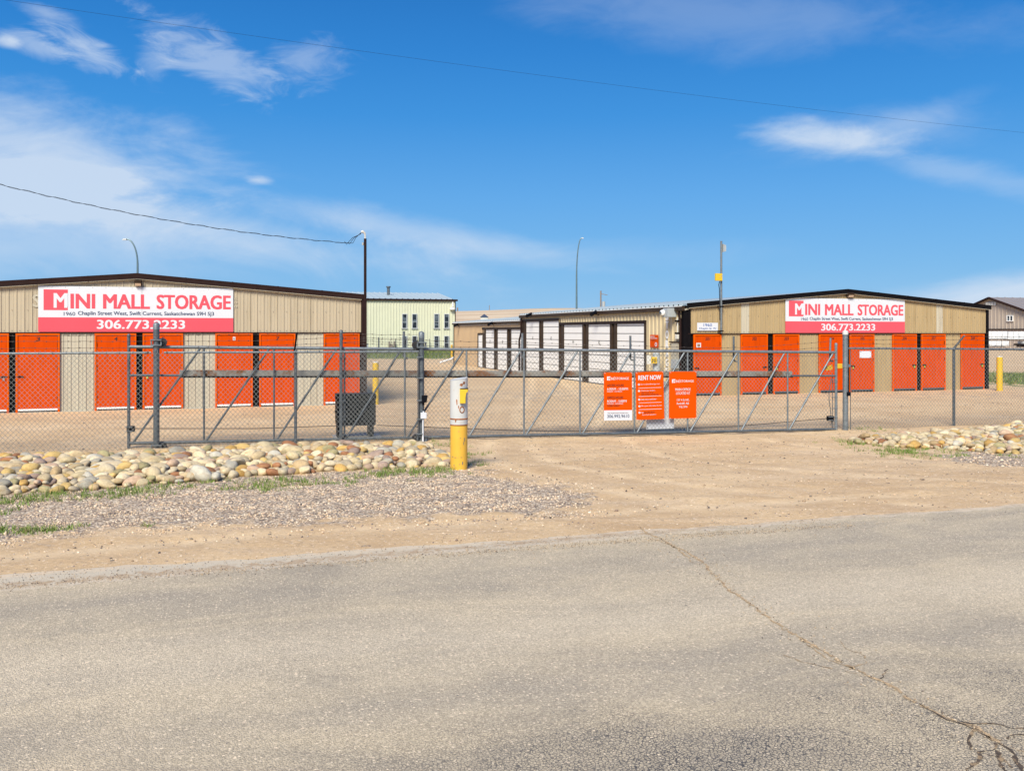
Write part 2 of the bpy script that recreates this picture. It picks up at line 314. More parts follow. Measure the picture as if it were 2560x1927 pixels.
def asphalt_mat():
    m = bpy.data.materials.new('dusty_asphalt'); m.use_nodes = True; t = m.node_tree; n = t.nodes; l = t.links; p = n['Principled BSDF']; p.inputs['Roughness'].default_value = .85
    c = n.new('ShaderNodeTexCoord'); pos = c.outputs['Object']       # local x along the road, y in from its edge (negative)
    def noise(sc_, det=5, rough=.6, st=None, dist=0):
        q = n.new('ShaderNodeTexNoise'); q.inputs['Scale'].default_value = sc_; q.inputs['Detail'].default_value = det; q.inputs['Roughness'].default_value = rough; q.inputs['Distortion'].default_value = dist
        s_ = pos
        if st:
            g = n.new('ShaderNodeMapping'); g.inputs['Scale'].default_value = st; l.new(pos, g.inputs[0]); s_ = g.outputs[0]
        l.new(s_, q.inputs[0]); return q.outputs[0]
    def rng_(x, a, b, c_=0, d=1):
        r = n.new('ShaderNodeMapRange'); l.new(x, r.inputs[0]); r.inputs[1].default_value = a; r.inputs[2].default_value = b; r.inputs[3].default_value = c_; r.inputs[4].default_value = d; return r.outputs[0]
    def mix(f, a, b):
        x = n.new('ShaderNodeMix'); x.data_type = 'RGBA'
        if isinstance(f, float): x.inputs[0].default_value = f
        else: l.new(f, x.inputs[0])
        for i, cc_ in ((6, a), (7, b)):
            if isinstance(cc_, tuple): x.inputs[i].default_value = cc_+(1,)
            else: l.new(cc_, x.inputs[i])
        return x.outputs[2]
    def op(o_, a, b):
        x = n.new('ShaderNodeMath'); x.operation = o_
        for i, q in enumerate((a, b)):
            if isinstance(q, (int, float)): x.inputs[i].default_value = q
            else: l.new(q, x.inputs[i])
        return x.outputs[0]
    sp = n.new('ShaderNodeSeparateXYZ'); l.new(pos, sp.inputs[0]); Y = sp.outputs[1]; X = sp.outputs[0]
    base = mix(rng_(noise(.9, 7, .68, (.5, 1.4, 1), .8), .40, .60), (.355, .30, .218), (.485, .40, .272))
    wob = rng_(noise(.7, 4), .3, .7, -.35, .35); Yw = op('ADD', Y, wob)
    def band(y0, hw):
        return rng_(op('ABSOLUTE', op('SUBTRACT', Yw, y0), 0), hw, 0, 0, 1)
    base = mix(op('MULTIPLY', band(-1.25, .9), .4), base, (.285, .25, .198))
    base = mix(op('MULTIPLY', band(-2.7, .8), .7), base, (.52, .44, .32))
    base = mix(op('MULTIPLY', band(-3.7, .5), .4), base, (.30, .26, .205))
    # aggregate: every cell its own tone, some cells bright or dark stones
    vo = n.new('ShaderNodeTexVoronoi'); vo.inputs['Scale'].default_value = 85; l.new(pos, vo.inputs['Vector'])
    sc3 = n.new('ShaderNodeSeparateColor'); l.new(vo.outputs['Color'], sc3.inputs[0])
    tone = n.new('ShaderNodeVectorMath'); tone.operation = 'SCALE'; l.new(base, tone.inputs[0]); l.new(rng_(sc3.outputs[2], 0, 1, .76, 1.28), tone.inputs[3]); base = tone.outputs[0]
    stone = rng_(vo.outputs['Distance'], .30, .50, 1, 0)
    rawness = rng_(noise(.9, 5, .6), .36, .62, .35, 1)
    light = op('MULTIPLY', stone, rng_(sc3.outputs[0], .74, .86)); dk = op('MULTIPLY', stone, rng_(sc3.outputs[1], .24, .04))
    base = mix(op('MULTIPLY', op('MULTIPLY', light, rawness), .8), base, (.78, .64, .46))
    base = mix(op('MULTIPLY', op('MULTIPLY', dk, rawness), .7), base, (.13, .115, .10))
    vo2 = n.new('ShaderNodeTexVoronoi'); vo2.inputs['Scale'].default_value = 38; l.new(pos, vo2.inputs['Vector'])
    sc4 = n.new('ShaderNodeSeparateColor'); l.new(vo2.outputs['Color'], sc4.inputs[0])
    big = op('MULTIPLY', rng_(op('ADD', vo2.outputs['Distance'], rng_(noise(60, 3), .3, .7, -.12, .12)), .22, .36, 1, 0), rng_(sc4.outputs[0], .76, .80)); bigd = op('MULTIPLY', rng_(vo2.outputs['Distance'], .20, .30, 1, 0), rng_(sc4.outputs[1], .95, .98))
    base = mix(op('MULTIPLY', big, .85), base, (.78, .64, .46)); base = mix(op('MULTIPLY', bigd, .7), base, (.11, .11, .11))
    vo5 = n.new('ShaderNodeTexVoronoi'); vo5.inputs['Scale'].default_value = 19; l.new(pos, vo5.inputs['Vector']); sc5 = n.new('ShaderNodeSeparateColor'); l.new(vo5.outputs['Color'], sc5.inputs[0])
    sp5 = op('MULTIPLY', rng_(op('ADD', vo5.outputs['Distance'], rng_(noise(45, 3), .3, .7, -.1, .1)), .16, .24, 1, 0), rng_(sc5.outputs[0], .80, .84)); base = mix(op('MULTIPLY', sp5, .8), base, (.70, .56, .40)); spd = op('MULTIPLY', rng_(vo5.outputs['Distance'], .12, .18, 1, 0), rng_(sc5.outputs[1], .95, .97)); base = mix(op('MULTIPLY', spd, .8), base, (.09, .09, .10))
    stain = rng_(noise(1.7, 6, .7, (.6, 1.3, 1), 1.2), .60, .70); base = mix(op('MULTIPLY', stain, .2), base, (.20, .185, .16))
    base = mix(rng_(noise(150, 3, .8), .52, .66, 0, .38), base, (.15, .125, .10)); base = mix(rng_(noise(210, 3, .8), .54, .66, 0, .35), base, (.66, .56, .43))
    # stripped binder near the camera: dark joints between bright stones
    vo3 = n.new('ShaderNodeTexVoronoi'); vo3.feature = 'DISTANCE_TO_EDGE'; vo3.inputs['Scale'].default_value = 52; l.new(pos, vo3.inputs['Vector'])
    joints = rng_(vo3.outputs['Distance'], .03, .14, 1, 0)
    nrr = op('MULTIPLY', rng_(Yw, -4.0, -4.7), op('MULTIPLY', rng_(op('ADD', X, op('MULTIPLY', wob, 3)), 1.6, 3.2), rng_(op('ADD', X, op('MULTIPLY', wob, 3)), 7.6, 6.2)))
    base = mix(op('MULTIPLY', op('MULTIPLY', joints, op('ADD', nrr, op('MULTIPLY', rng_(noise(.5, 5, .6), .56, .7), .35))), .85), base, (.055, .053, .055))
    # pale gutter strip and drifted sand along the edge (thins out to the right)
    nE = rng_(noise(5, 5, .65), .3, .7, -.07, .07); Ye = op('ADD', Y, nE)
    stripw = rng_(X, -2, 8.5, .56, .04)
    gut = op('MULTIPLY', rng_(op('ADD', Ye, stripw), -.02, .02), .75)
    base = mix(gut, base, (.54, .475, .37))
    sand = op('MULTIPLY', rng_(op('ABSOLUTE', op('ADD', Ye, op('ADD', stripw, -.06)), 0), .13, .03), rng_(noise(9, 5, .75), .40, .54))
    base = mix(op('MULTIPLY', sand, .8), base, (.36, .25, .15))
    rim = op('MULTIPLY', rng_(op('ABSOLUTE', op('ADD', Ye, op('ADD', stripw, .06)), 0), .07, .02), rng_(noise(4, 5, .7), .36, .6)); base = mix(op('MULTIPLY', rim, .6), base, (.60, .52, .42))
    base = mix(op('MULTIPLY', rng_(Ye, -.14, -.02), rng_(noise(4, 5, .7), .40, .6)), base, (.60, .48, .34))
    l.new(base, p.inputs['Base Color'])
    k = n.new('ShaderNodeBump'); k.inputs['Strength'].default_value = .6; k.inputs['Distance'].default_value = .006; l.new(op('ADD', stone, noise(70, 4, .7)), k.inputs['Height']); l.new(k.outputs[0], p.inputs['Normal'])
    return m
M['asphalt'] = asphalt_mat()
M['crack'] = mat('crack_dirt', (.40, .285, .165), .95, var=.35, scale=35, col2=(.085, .06, .04), f2=(.57, .64), s2=32)
M['crackdark'] = mat('open_crack', (.07, .05, .035), .95, var=.35, scale=35, col2=(.30, .21, .12), f2=(.52, .60), s2=22)

# ------------------------------------------------------------------ ground, road, hills
ROAD_A = G(0, 1440); ROAD_B = G(2560, 1262); ra = math.atan2(ROAD_B.y-ROAD_A.y, ROAD_B.x-ROAD_A.x)
def pin(poly, x, y):
    inside = np.zeros(x.shape, bool); dmin = np.full(x.shape, 1e9); n_ = len(poly)
    for i in range(n_):
        x0, y0 = poly[i]; x1, y1 = poly[(i+1) % n_]
        c = ((y0 > y) != (y1 > y)) & (x < (x1-x0)*(y-y0)/((y1-y0) or 1e-9)+x0); inside ^= c
        dx, dy = x1-x0, y1-y0; t = np.clip(((x-x0)*dx+(y-y0)*dy)/(dx*dx+dy*dy+1e-12), 0, 1)
        dmin = np.minimum(dmin, np.hypot(x-x0-t*dx, y-y0-t*dy))
    return np.where(inside, dmin, -dmin)
def gp(*pxs): return [tuple(G(a, b)[:2]) for a, b in pxs]
gravel_poly = gp((-900, 1195), (0, 1235), (400, 1205), (900, 1175), (1125, 1160), (1180, 1165), (1230, 1190), (1380, 1215), (1500, 1250), (1430, 1285), (1000, 1298), (640, 1312), (300, 1322), (0, 1362), (-900, 1470))
gravel_poly2 = gp((2330, 1120), (2420, 1112), (2700, 1105), (3200, 1090), (3200, 1150), (2700, 1168), (2480, 1155), (2390, 1140))
bed_left = gp((-700, 1134), (0, 1147), (200, 1145), (330, 1146), (450, 1133), (640, 1124), (850, 1114), (1060, 1114), (1100, 1124), (1126, 1142), (1126, 1166), (1000, 1170), (850, 1178), (640, 1192), (400, 1212), (180, 1228), (0, 1240), (-700, 1290))
bed_right = gp((2122, 1085), (2150, 1078), (2280, 1074), (2390, 1066), (2480, 1058), (2560, 1052), (2900, 1042), (2900, 1120), (2620, 1120), (2500, 1118), (2440, 1112), (2360, 1105), (2230, 1100), (2150, 1090))
def mound(x, y):
    d = np.maximum(pin(bed_left, x, y), pin(bed_right, x, y)); return .05*smooth(d, -.1, .9)
def axis(lo, a, b, hi, st):
    mid = list(np.arange(a, b, st)); L_, R_ = [], []; q, s_ = a, st
    while q > lo: s_ *= 1.25; q -= s_; L_.append(q)
    q, s_ = mid[-1], st
    while q < hi: s_ *= 1.25; q += s_; R_.append(q)
    return np.array(L_[::-1]+mid+R_)
xs = axis(-2600, -11, 14, 2600, .105); ys = axis(-400, 8, 22, 3200, .105)
X, Y = np.meshgrid(xs, ys); Z = gz(X, Y)+mound(X, Y)*.8
rd = (X-ROAD_A.x)*(-math.sin(ra))+(Y-ROAD_A.y)*math.cos(ra)           # distance beyond the road edge
def lump(a, b, ph, X, Y):
    return np.sin(X*a+ph)*np.cos(Y*b-ph*1.7)
rel = .010*lump(3.1, 4.3, .3, X, Y)+.007*lump(7.3, 6.1, 1.9, X, Y)+.006*lump(.9, 11, 2.2, X+Y*.3, Y-X*.25)+.004*lump(17, 21, .7, X, Y)
Z = Z+rel*smooth(rd, .1, 1.0)*(1-smooth(Y, 26, 40))
TRK = [[(1235, 1082), (1215, 1120), (1260, 1165), (1400, 1205), (1650, 1250)], [(1330, 1082), (1330, 1120), (1400, 1160), (1560, 1190), (1900, 1235), (2300, 1262)], [(1560, 1080), (1580, 1105), (1680, 1135), (1900, 1165), (2200, 1190), (2560, 1205), (2900, 1212)],
       [(1900, 1078), (1960, 1090), (2080, 1104), (2250, 1128), (2560, 1150)], [(-300, 1402), (0, 1395), (600, 1345), (1200, 1305), (1700, 1270), (2300, 1235)], [(1300, 1075), (1290, 1030), (1330, 980), (1330, 940), (1290, 915)], [(1480, 1075), (1500, 1030), (1440, 980), (1380, 940), (1320, 915)]]
trk = np.zeros_like(X); side = np.zeros_like(X)
for k_, pl in enumerate(TRK):
    pl = gp(*pl); pl2 = []
    for (a, b) in zip(pl[:-1], pl[1:]): pl2 += [((a[0]*(1-t)+b[0]*t), (a[1]*(1-t)+b[1]*t)) for t in (0, .25, .5, .75)]
    pl2.append(pl[-1]); dmin = np.full(X.shape, 9.)
    for (x0, y0), (x1, y1) in zip(pl2[:-1], pl2[1:]):
        dx, dy = x1-x0, y1-y0; t = np.clip(((X-x0)*dx+(Y-y0)*dy)/(dx*dx+dy*dy+1e-9), 0, 1); dmin = np.minimum(dmin, np.hypot(X-x0-t*dx, Y-y0-t*dy))
    trk = np.maximum(trk, np.exp(-(dmin/.16)**2)); side = np.maximum(side, np.exp(-((dmin-.34)/.12)**2)*.8)
side = side*(1-trk); Z = Z-.008*trk+.007*side
Z = np.where(rd < 0, Z-.05*smooth(-rd, .0, .3), Z+.004)
Z = Z - .6*smooth(-rd, 2, 20)
gm = np.maximum(smooth(pin(gravel_poly, X, Y), -.9, 1.0), smooth(pin(gravel_poly2, X, Y), -.3, .25))
gm = np.maximum(gm, .42*smooth(Y, 26, 30)*(1-smooth(Y, 33, 36)))
def band2(px0, px1, d0, d1): 
    return smooth(X-(px0-CX)/F*Y, -.5, .5)*(1-smooth(X-(px1-CX)/F*Y, -.5, .5))*smooth(Y, d0-1.5, d0+1.5)*(1-smooth(Y, d1-1, d1+1))
grass = np.maximum(band2(700, 1136, 73, 110), band2(2465, 4200, 36.5, 47))
grass = np.maximum(grass, .6*smooth(Y, 135, 170))
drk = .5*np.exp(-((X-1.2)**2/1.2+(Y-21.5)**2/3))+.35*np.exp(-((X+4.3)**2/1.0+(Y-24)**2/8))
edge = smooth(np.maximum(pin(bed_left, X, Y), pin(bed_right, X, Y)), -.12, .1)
nv = X.size; ny, nx = X.shape
me = bpy.data.meshes.new('ground')
idx = np.arange(nv).reshape(ny, nx); quads = np.stack([idx[:-1, :-1], idx[:-1, 1:], idx[1:, 1:], idx[1:, :-1]], -1).reshape(-1, 4)
me.vertices.add(nv); me.vertices.foreach_set('co', np.stack([X, Y, Z], -1).reshape(-1).astype(np.float32))
me.loops.add(quads.size); me.loops.foreach_set('vertex_index', quads.reshape(-1).astype(np.int32))
me.polygons.add(len(quads)); me.polygons.foreach_set('loop_start', (np.arange(len(quads))*4).astype(np.int32)); me.update(calc_edges=True)
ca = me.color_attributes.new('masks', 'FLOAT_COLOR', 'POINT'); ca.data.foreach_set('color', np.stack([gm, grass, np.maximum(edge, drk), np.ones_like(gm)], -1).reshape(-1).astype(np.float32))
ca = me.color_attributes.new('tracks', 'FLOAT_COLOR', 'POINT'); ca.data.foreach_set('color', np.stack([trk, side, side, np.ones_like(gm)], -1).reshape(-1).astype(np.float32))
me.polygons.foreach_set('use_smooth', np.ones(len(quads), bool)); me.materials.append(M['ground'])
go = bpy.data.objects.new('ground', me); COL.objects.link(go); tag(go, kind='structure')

rmb = MB(); xe = [-300, -60]+list(np.arange(-16, 20, .12))+[60, 300]
jag = lambda x: .035*math.sin(x*2.3)+.02*math.sin(x*7.1+1)+.012*math.sin(x*19.3)+.01*math.sin(x*43+2)+random.uniform(-.012, .012)
top = [(x, jag(x) if abs(x) < 20 else 0, .006) for x in xe]
for i in range(len(xe)-1):
    a, b = top[i], top[i+1]; rmb.quad((a[0], -11, .006), (b[0], -11, .006), b, a)
    rmb.quad(a, b, (b[0], b[1]+.02, -.08), (a[0], a[1]+.02, -.08))
road = rmb.build('road', M['asphalt']); road.location = (ROAD_A.x, ROAD_A.y, .004); road.rotation_euler = (0, 0, ra); tag(road, kind='structure')

def crack(pts, w0, w1, seed=0, gap=.03):
    rr = random.Random(seed); mb = MB(); P = [G(*p) for p in pts]; Q = []
    for a, b in zip(P[:-1], P[1:]):
        k = max(2, int((b-a).length/.035))
        for i in range(k): Q.append(a.lerp(b, i/k))
    Q.append(P[-1]); dx = 0; C_ = []
    for i, q in enumerate(Q):
        dx = dx*.85+rr.uniform(-.014, .014); d = (Q[min(i+1, len(Q)-1)]-Q[max(i-1, 0)]).normalized(); nrm = Vector((-d.y, d.x, 0))
        wd = (w0+(w1-w0)*i/len(Q))*rr.uniform(.2, 1.7); C_.append((q+nrm*(dx+wd/2), q+nrm*(dx-wd/2)))
    for (a, b), (c, d) in zip(C_[:-1], C_[1:]):
        if rr.random() > gap: mb.quad(*[(v.x, v.y, .0135) for v in (a, b, d, c)])
    return mb
def ribbon_set(lst, m, seed, name='road_crack', gap=.03):
    allc = MB()
    for i, (pts, a, b) in enumerate(lst):
        k = crack(pts, a, b, i+seed, gap); allc.add(k.v, k.f)
    tag(allc.build(name, m), kind='structure')
main = [(1598, 1318), (1612, 1336), (1650, 1350), (1720, 1385), (1770, 1430), (1830, 1478), (1900, 1530), (1985, 1590), (2080, 1645), (2140, 1675), (2200, 1708), (2280, 1755), (2370, 1796), (2440, 1822), (2495, 1863), (2540, 1880), (2600, 1900)]
ribbon_set([(main, .024, .020), ([(2120, 1675), (2168, 1660), (2160, 1640), (2110, 1625), (2090, 1604)], .008, .005), ([(1612, 1336), (1700, 1338), (1800, 1334), (1890, 1326)], .016, .006),
    ([(1960, 1640), (2050, 1670), (2140, 1690)], .008, .008), ([(1990, 1585), (2060, 1650), (2130, 1680)], .010, .008), ([(1640, 1352), (1690, 1372), (1740, 1412)], .02, .01)], M['crack'], 0, gap=.14)
ribbon_set([([(2200, 1700), (2216, 1676)], 0.0087, 0.0043), ([(2400, 1806), (2430, 1812), (2480, 1814), (2530, 1826), (2600, 1830)], 0.0087, 0.0145), ([(2490, 1856), (2520, 1852), (2540, 1842), (2600, 1838)], 0.0145, 0.0145),
    ([(2446, 1830), (2430, 1848), (2438, 1872), (2432, 1880)], 0.0145, 0.0101), ([(2490, 1862), (2484, 1880), (2456, 1888), (2450, 1905), (2425, 1930), (2400, 1960)], 0.0188, 0.0174), ([(2300, 1762), (2380, 1800), (2450, 1828), (2490, 1856)], 0.0087, 0.0116),
    ([(2486, 1880), (2510, 1920), (2520, 1980)], 0.0203, 0.0174), ([(2500, 1862), (2552, 1893), (2558, 1930), (2580, 1980)], 0.0188, 0.0174), ([(2456, 1888), (2500, 1900), (2512, 1922)], 0.0101, 0.0087), ([(2552, 1893), (2600, 1880)], 0.0130, 0.0116)], M['crackdark'], 40)

# far ploughed hill
hx = np.linspace(-900, 900, 91); hy = np.linspace(300, 1100, 30); mb = MB()
for j, yy in enumerate(hy):
    for i, xx in enumerate(hx):
        z = 25.5*float(smooth(yy, 300, 1000))*(1+.06*math.sin(xx/70+.6)+.03*math.sin(xx/31))*float(1-.75*smooth(xx, 130, 420))-.5
        mb.v.append((xx, yy, z))
nx_ = len(hx)
for j in range(len(hy)-1):
    for i in range(nx_-1): mb.f.append((j*nx_+i, j*nx_+i+1, (j+1)*nx_+i+1, (j+1)*nx_+i))
M['field'] = mat('stubble_field', (.42, .30, .185), .95, var=.12, scale=.02, col2=(.60, .48, .33), f2=(.46, .56), s2=.05, stretch=(.25, 2.2, 1))
tag(mb.build('hills', M['field'], smooth=True), kind='structure')

# ------------------------------------------------------------------ instanced small stuff (stones, pebbles, blades)
import bmesh
def ico(sub):
    bm = bmesh.new(); bmesh.ops.create_icosphere(bm, subdivisions=sub, radius=1); bm.verts.ensure_lookup_table()
    v = np.array([p.co[:] for p in bm.verts]); f = np.array([[q.index for q in fc.verts] for fc in bm.faces]); bm.free(); return v, f
def merged(name, base_v, base_f, pos, rot, scale, tint, m, smoothf=False):
    """rot: (n,3) euler; scale (n,3); tint (n,3)"""
    n = len(pos); cx, sx = np.cos(rot[:, 0]), np.sin(rot[:, 0]); cy, sy = np.cos(rot[:, 1]), np.sin(rot[:, 1]); cz, sz_ = np.cos(rot[:, 2]), np.sin(rot[:, 2])
    V = base_v[None]*scale[:, None, :]
    x, y, z = V[..., 0], V[..., 1], V[..., 2]
    y, z = y*cx[:, None]-z*sx[:, None], y*sx[:, None]+z*cx[:, None]
    x, z = x*cy[:, None]+z*sy[:, None], -x*sy[:, None]+z*cy[:, None]
    x, y = x*cz[:, None]-y*sz_[:, None], x*sz_[:, None]+y*cz[:, None]
    V = np.stack([x, y, z], -1)+pos[:, None, :]
    k = base_f.shape[1]; Fc = (base_f[None]+(np.arange(n)*len(base_v))[:, None, None]).reshape(-1, k)
    me = bpy.data.meshes.new(name); me.vertices.add(V.shape[0]*V.shape[1]); me.vertices.foreach_set('co', V.reshape(-1).astype(np.float32))
    me.loops.add(Fc.size); me.loops.foreach_set('vertex_index', Fc.reshape(-1).astype(np.int32)); me.polygons.add(len(Fc)); me.polygons.foreach_set('loop_start', (np.arange(len(Fc))*k).astype(np.int32)); me.update(calc_edges=True)
    c = me.color_attributes.new('tint', 'FLOAT_COLOR', 'POINT'); T = np.concatenate([np.repeat(tint, len(base_v), 0), np.ones((n*len(base_v), 1))], 1); c.data.foreach_set('color', T.reshape(-1).astype(np.float32))
    if smoothf: me.polygons.foreach_set('use_smooth', np.ones(len(Fc), bool))
    me.materials.append(m); o = bpy.data.objects.new(name, me); COL.objects.link(o); return o
def noisy(v, amp, seed):
    r = np.random.default_rng(seed); out = v.copy()
    for k in range(5):
        d = r.normal(size=3); d /= np.linalg.norm(d); fq = r.uniform(1.0, 2.6); ph = r.uniform(0, 6)
        out = out*(1+amp/(k+1)**.5*np.sin(v@d*fq+ph))[:, None]
    # one or two flattened facets
    for k in range(6):
        d = r.normal(size=3); d /= np.linalg.norm(d); lim = r.uniform(.66, .98); s_ = out@d; out = out-np.maximum(s_-lim, 0)[:, None]*d*.75
    return out
STONE_COLS = [('cream', (.72, .59, .38)), ('cream', (.68, .55, .35)), ('cream', (.74, .62, .42)), ('tan', (.56, .40, .21)), ('tan', (.60, .46, .27)), ('golden', (.62, .38, .11)), ('golden', (.66, .46, .17)),
              ('grey', (.40, .37, .30)), ('pale grey', (.56, .52, .42)), ('olive', (.40, .35, .18)), ('rust brown', (.40, .18, .08)), ('mauve', (.40, .29, .23)), ('pink', (.60, .42, .29)), ('cream', (.66, .56, .38)), ('sandy', (.60, .50, .34)), ('sandy', (.64, .51, .31)), ('sandy', (.58, .47, .28)), ('buff', (.68, .55, .35)), ('buff', (.70, .58, .36)), ('beige', (.52, .43, .29))]
def scatter(poly, sp):
    p = np.array(poly); x0, y0 = p.min(0); x1, y1 = p.max(0); pts = []
    j = 0; y = y0
    while y < y1:
        x = x0+(sp/2 if j % 2 else 0)
        while x < x1:
            pts.append((x+random.uniform(-.3, .3)*sp, y+random.uniform(-.3, .3)*sp)); x += sp
        y += sp*.72; j += 1
    a = np.array(pts); d = pin(poly, a[:, 0], a[:, 1]); return a[d > 0], d[d > 0]
recs = []
for bi, (bed, lim) in enumerate(((bed_left, -9.5), (bed_right, 99))):
    for layer, sp in ((0, .150), (1, .215)):
        pts, d = scatter(bed, sp)
        for (x, y), dd in zip(pts, d):
            if x < lim if bi == 0 else x > 15.5: continue
            if layer and (dd < .25 or random.random() < .25): continue
            if bi == 1 and layer == 0 and random.random() < .05: continue
            s_ = random.choice((.050, .059, .068, .077, .088, .104))*random.uniform(.85, 1.15)*(1.08 if layer else 1)
            if random.random() < .04: s_ *= 1.4
            sc_ = (s_*random.uniform(1.05, 1.5), s_*random.uniform(.8, 1.0), s_*random.uniform(.55, .82))
            gz0 = float(gz(x, y))+float(mound(np.array([x]), np.array([y]))[0])
            z = gz0+sc_[2]*.55+(.04+random.uniform(0, .03) if layer else random.uniform(-.01, .04))
            if dd < .18: z = gz0+sc_[2]*.6
            ci = random.randrange(len(STONE_COLS))
            recs.append(dict(p=(x, y, z), s=sc_, r=(random.uniform(-.35, .35), random.uniform(-.35, .35), random.uniform(0, 6.28)), c=ci, bed=bi, dd=dd, layer=layer))
vis = sorted(recs, key=lambda r: -(r['s'][0]*r['s'][2]/r['p'][1]**2)*(1.6 if r['layer'] else 1.0)*(1.5 if r['dd'] < .2 and r['p'][1] < (15.3 if r['bed'] == 0 else 99) else 1)*(0 if abs((r['p'][0])/r['p'][1]) > .575 else 1))
chosen = vis[:298]; rest = vis[298:]
iv, if_ = ico(3); stone_meshes = []
for k in range(16):
    v = noisy(iv, .10, 100+k); me = bpy.data.meshes.new('cobblestone'); me.from_pydata(v.tolist(), [], if_.tolist()); me.polygons.foreach_set('use_smooth', [True]*len(me.polygons)); me.materials.append(M['cobble']); stone_meshes.append(me)
for i, r in enumerate(chosen):
    o = bpy.data.objects.new('cobblestone', stone_meshes[i % 16]); COL.objects.link(o)
    o.location = r['p']; o.rotation_euler = r['r']; o.scale = r['s']; nm, c = STONE_COLS[r['c']]; k = random.uniform(.6, .9)
    o.color = (c[0]*k, c[1]*k, c[2]*k, 1)
    size = 'large' if r['s'][0] > .13 else ('small' if r['s'][0] < .09 else 'medium')
    if r['bed'] == 0:
        x = r['p'][0]; where = 'at its far left end' if x < -6 else ('below the roller post' if x < -4.2 else ('below the black gate motor' if x < -2.3 else 'beside the keypad bollard'))
        depth = 'front edge' if r['dd'] < .35 and r['p'][1] < 15.6 else ('top' if r['layer'] else 'body')
        lab = f"{size} {nm} cobblestone, {depth} of the left rock bed, {where}"; grp = f'{size} {nm} cobbles, left bed, {where}, {depth}'
    else:
        x = r['p'][0]; where = 'by the gate latch post' if x < 9.6 else ('before the bent-arm fence post' if x < 11 else 'at the right edge')
        depth = 'top' if r['layer'] else 'body'
        lab = f"{size} {nm} cobblestone, {depth} of the right rock bed, {where}"; grp = f'{size} {nm} cobbles, right bed, {where}, {depth}'
    tag(o, lab, 'stone', grp)
v0, f0 = ico(2); v0 = noisy(v0, .08, 5)
tints = np.array([STONE_COLS[r['c']][1] for r in rest])*rng.uniform(.55, .88, (len(rest), 1))
o = merged('cobblestone_bed', v0, f0, np.array([r['p'] for r in rest]), np.array([r['r'] for r in rest]), np.array([r['s'] for r in rest]), tints, M['cobblemass'], True)
tag(o, 'packed mass of rounded tan and grey cobbles filling both rock beds', 'rocks', kind='stuff')

pv, pf = ico(1); pv = noisy(pv, .12, 3)
PEB = np.array([(.68, .56, .41), (.58, .45, .31), (.52, .39, .27), (.44, .37, .30), (.76, .65, .50), (.26, .20, .17), (.62, .44, .28), (.18, .15, .14), (.72, .54, .38), (.42, .30, .22)])
def pebbles(name, poly, n, smin, smax, label, fade=.4, drop=None, dark=False):
    p = np.array(poly); lo, hi = p.min(0), p.max(0); a = rng.uniform(lo, hi, (n, 2)); d = pin(poly, a[:, 0], a[:, 1])
    keep = (rng.random(n) < smooth(d, -fade*1.7, fade*1.5)**1.3) & (np.abs(a[:, 0]/np.maximum(a[:, 1], 1)) < .75)
    rdd = (a[:, 0]-ROAD_A.x)*(-math.sin(ra))+(a[:, 1]-ROAD_A.y)*math.cos(ra); keep &= rdd > .02
    keep &= np.maximum(pin(bed_left, a[:, 0], a[:, 1]), pin(bed_right, a[:, 0], a[:, 1])) < .02
    a = a[keep]; m = len(a); s_ = smin+(smax-smin)*rng.random(m)**2.2
    z = gz(a[:, 0], a[:, 1])+.010*lump(3.1, 4.3, .3, a[:, 0], a[:, 1])+s_*.15
    sc_ = np.stack([s_*rng.uniform(.9, 1.5, m), s_*rng.uniform(.7, 1.1, m), s_*rng.uniform(.4, .75, m)], -1)
    rot = np.stack([rng.uniform(-.4, .4, m), rng.uniform(-.4, .4, m), rng.uniform(0, 6.28, m)], -1)
    t = PEB[rng.integers(0, len(PEB), m)]*rng.uniform(.8, 1.1, (m, 1))
    if dark: t = t*.5
    o = merged(name, pv, pf, np.concatenate([a, z[:, None]], 1), rot, sc_, t, M['pebble']); tag(o, label, 'gravel', kind='stuff')
pebbles('gravel', gravel_poly, 125000, .006, .0175, 'loose mixed gravel spread between the rock bed and the dirt shoulder', .55)
pebbles('gravel', gravel_poly2, 4000, .012, .03, 'pale gravel spill in front of the right rock bed', .4)
verge = gp((-300, 1470), (-300, 1040), (900, 1030), (2800, 1000), (2800, 1262), (2560, 1262), (0, 1440))
pebbles('scattered_pebbles', verge, 20000, .006, .022, 'stray pebbles and dark clods scattered over the dirt', 0, dark=True)
pebbles('scattered_pebbles', gp((-300, 1470), (-300, 1060), (1200, 1090), (2800, 1040), (2800, 1262), (2560, 1262), (0, 1440)), 30000, .005, .014, 'fine pale stone chips scattered over the dirt', 0)

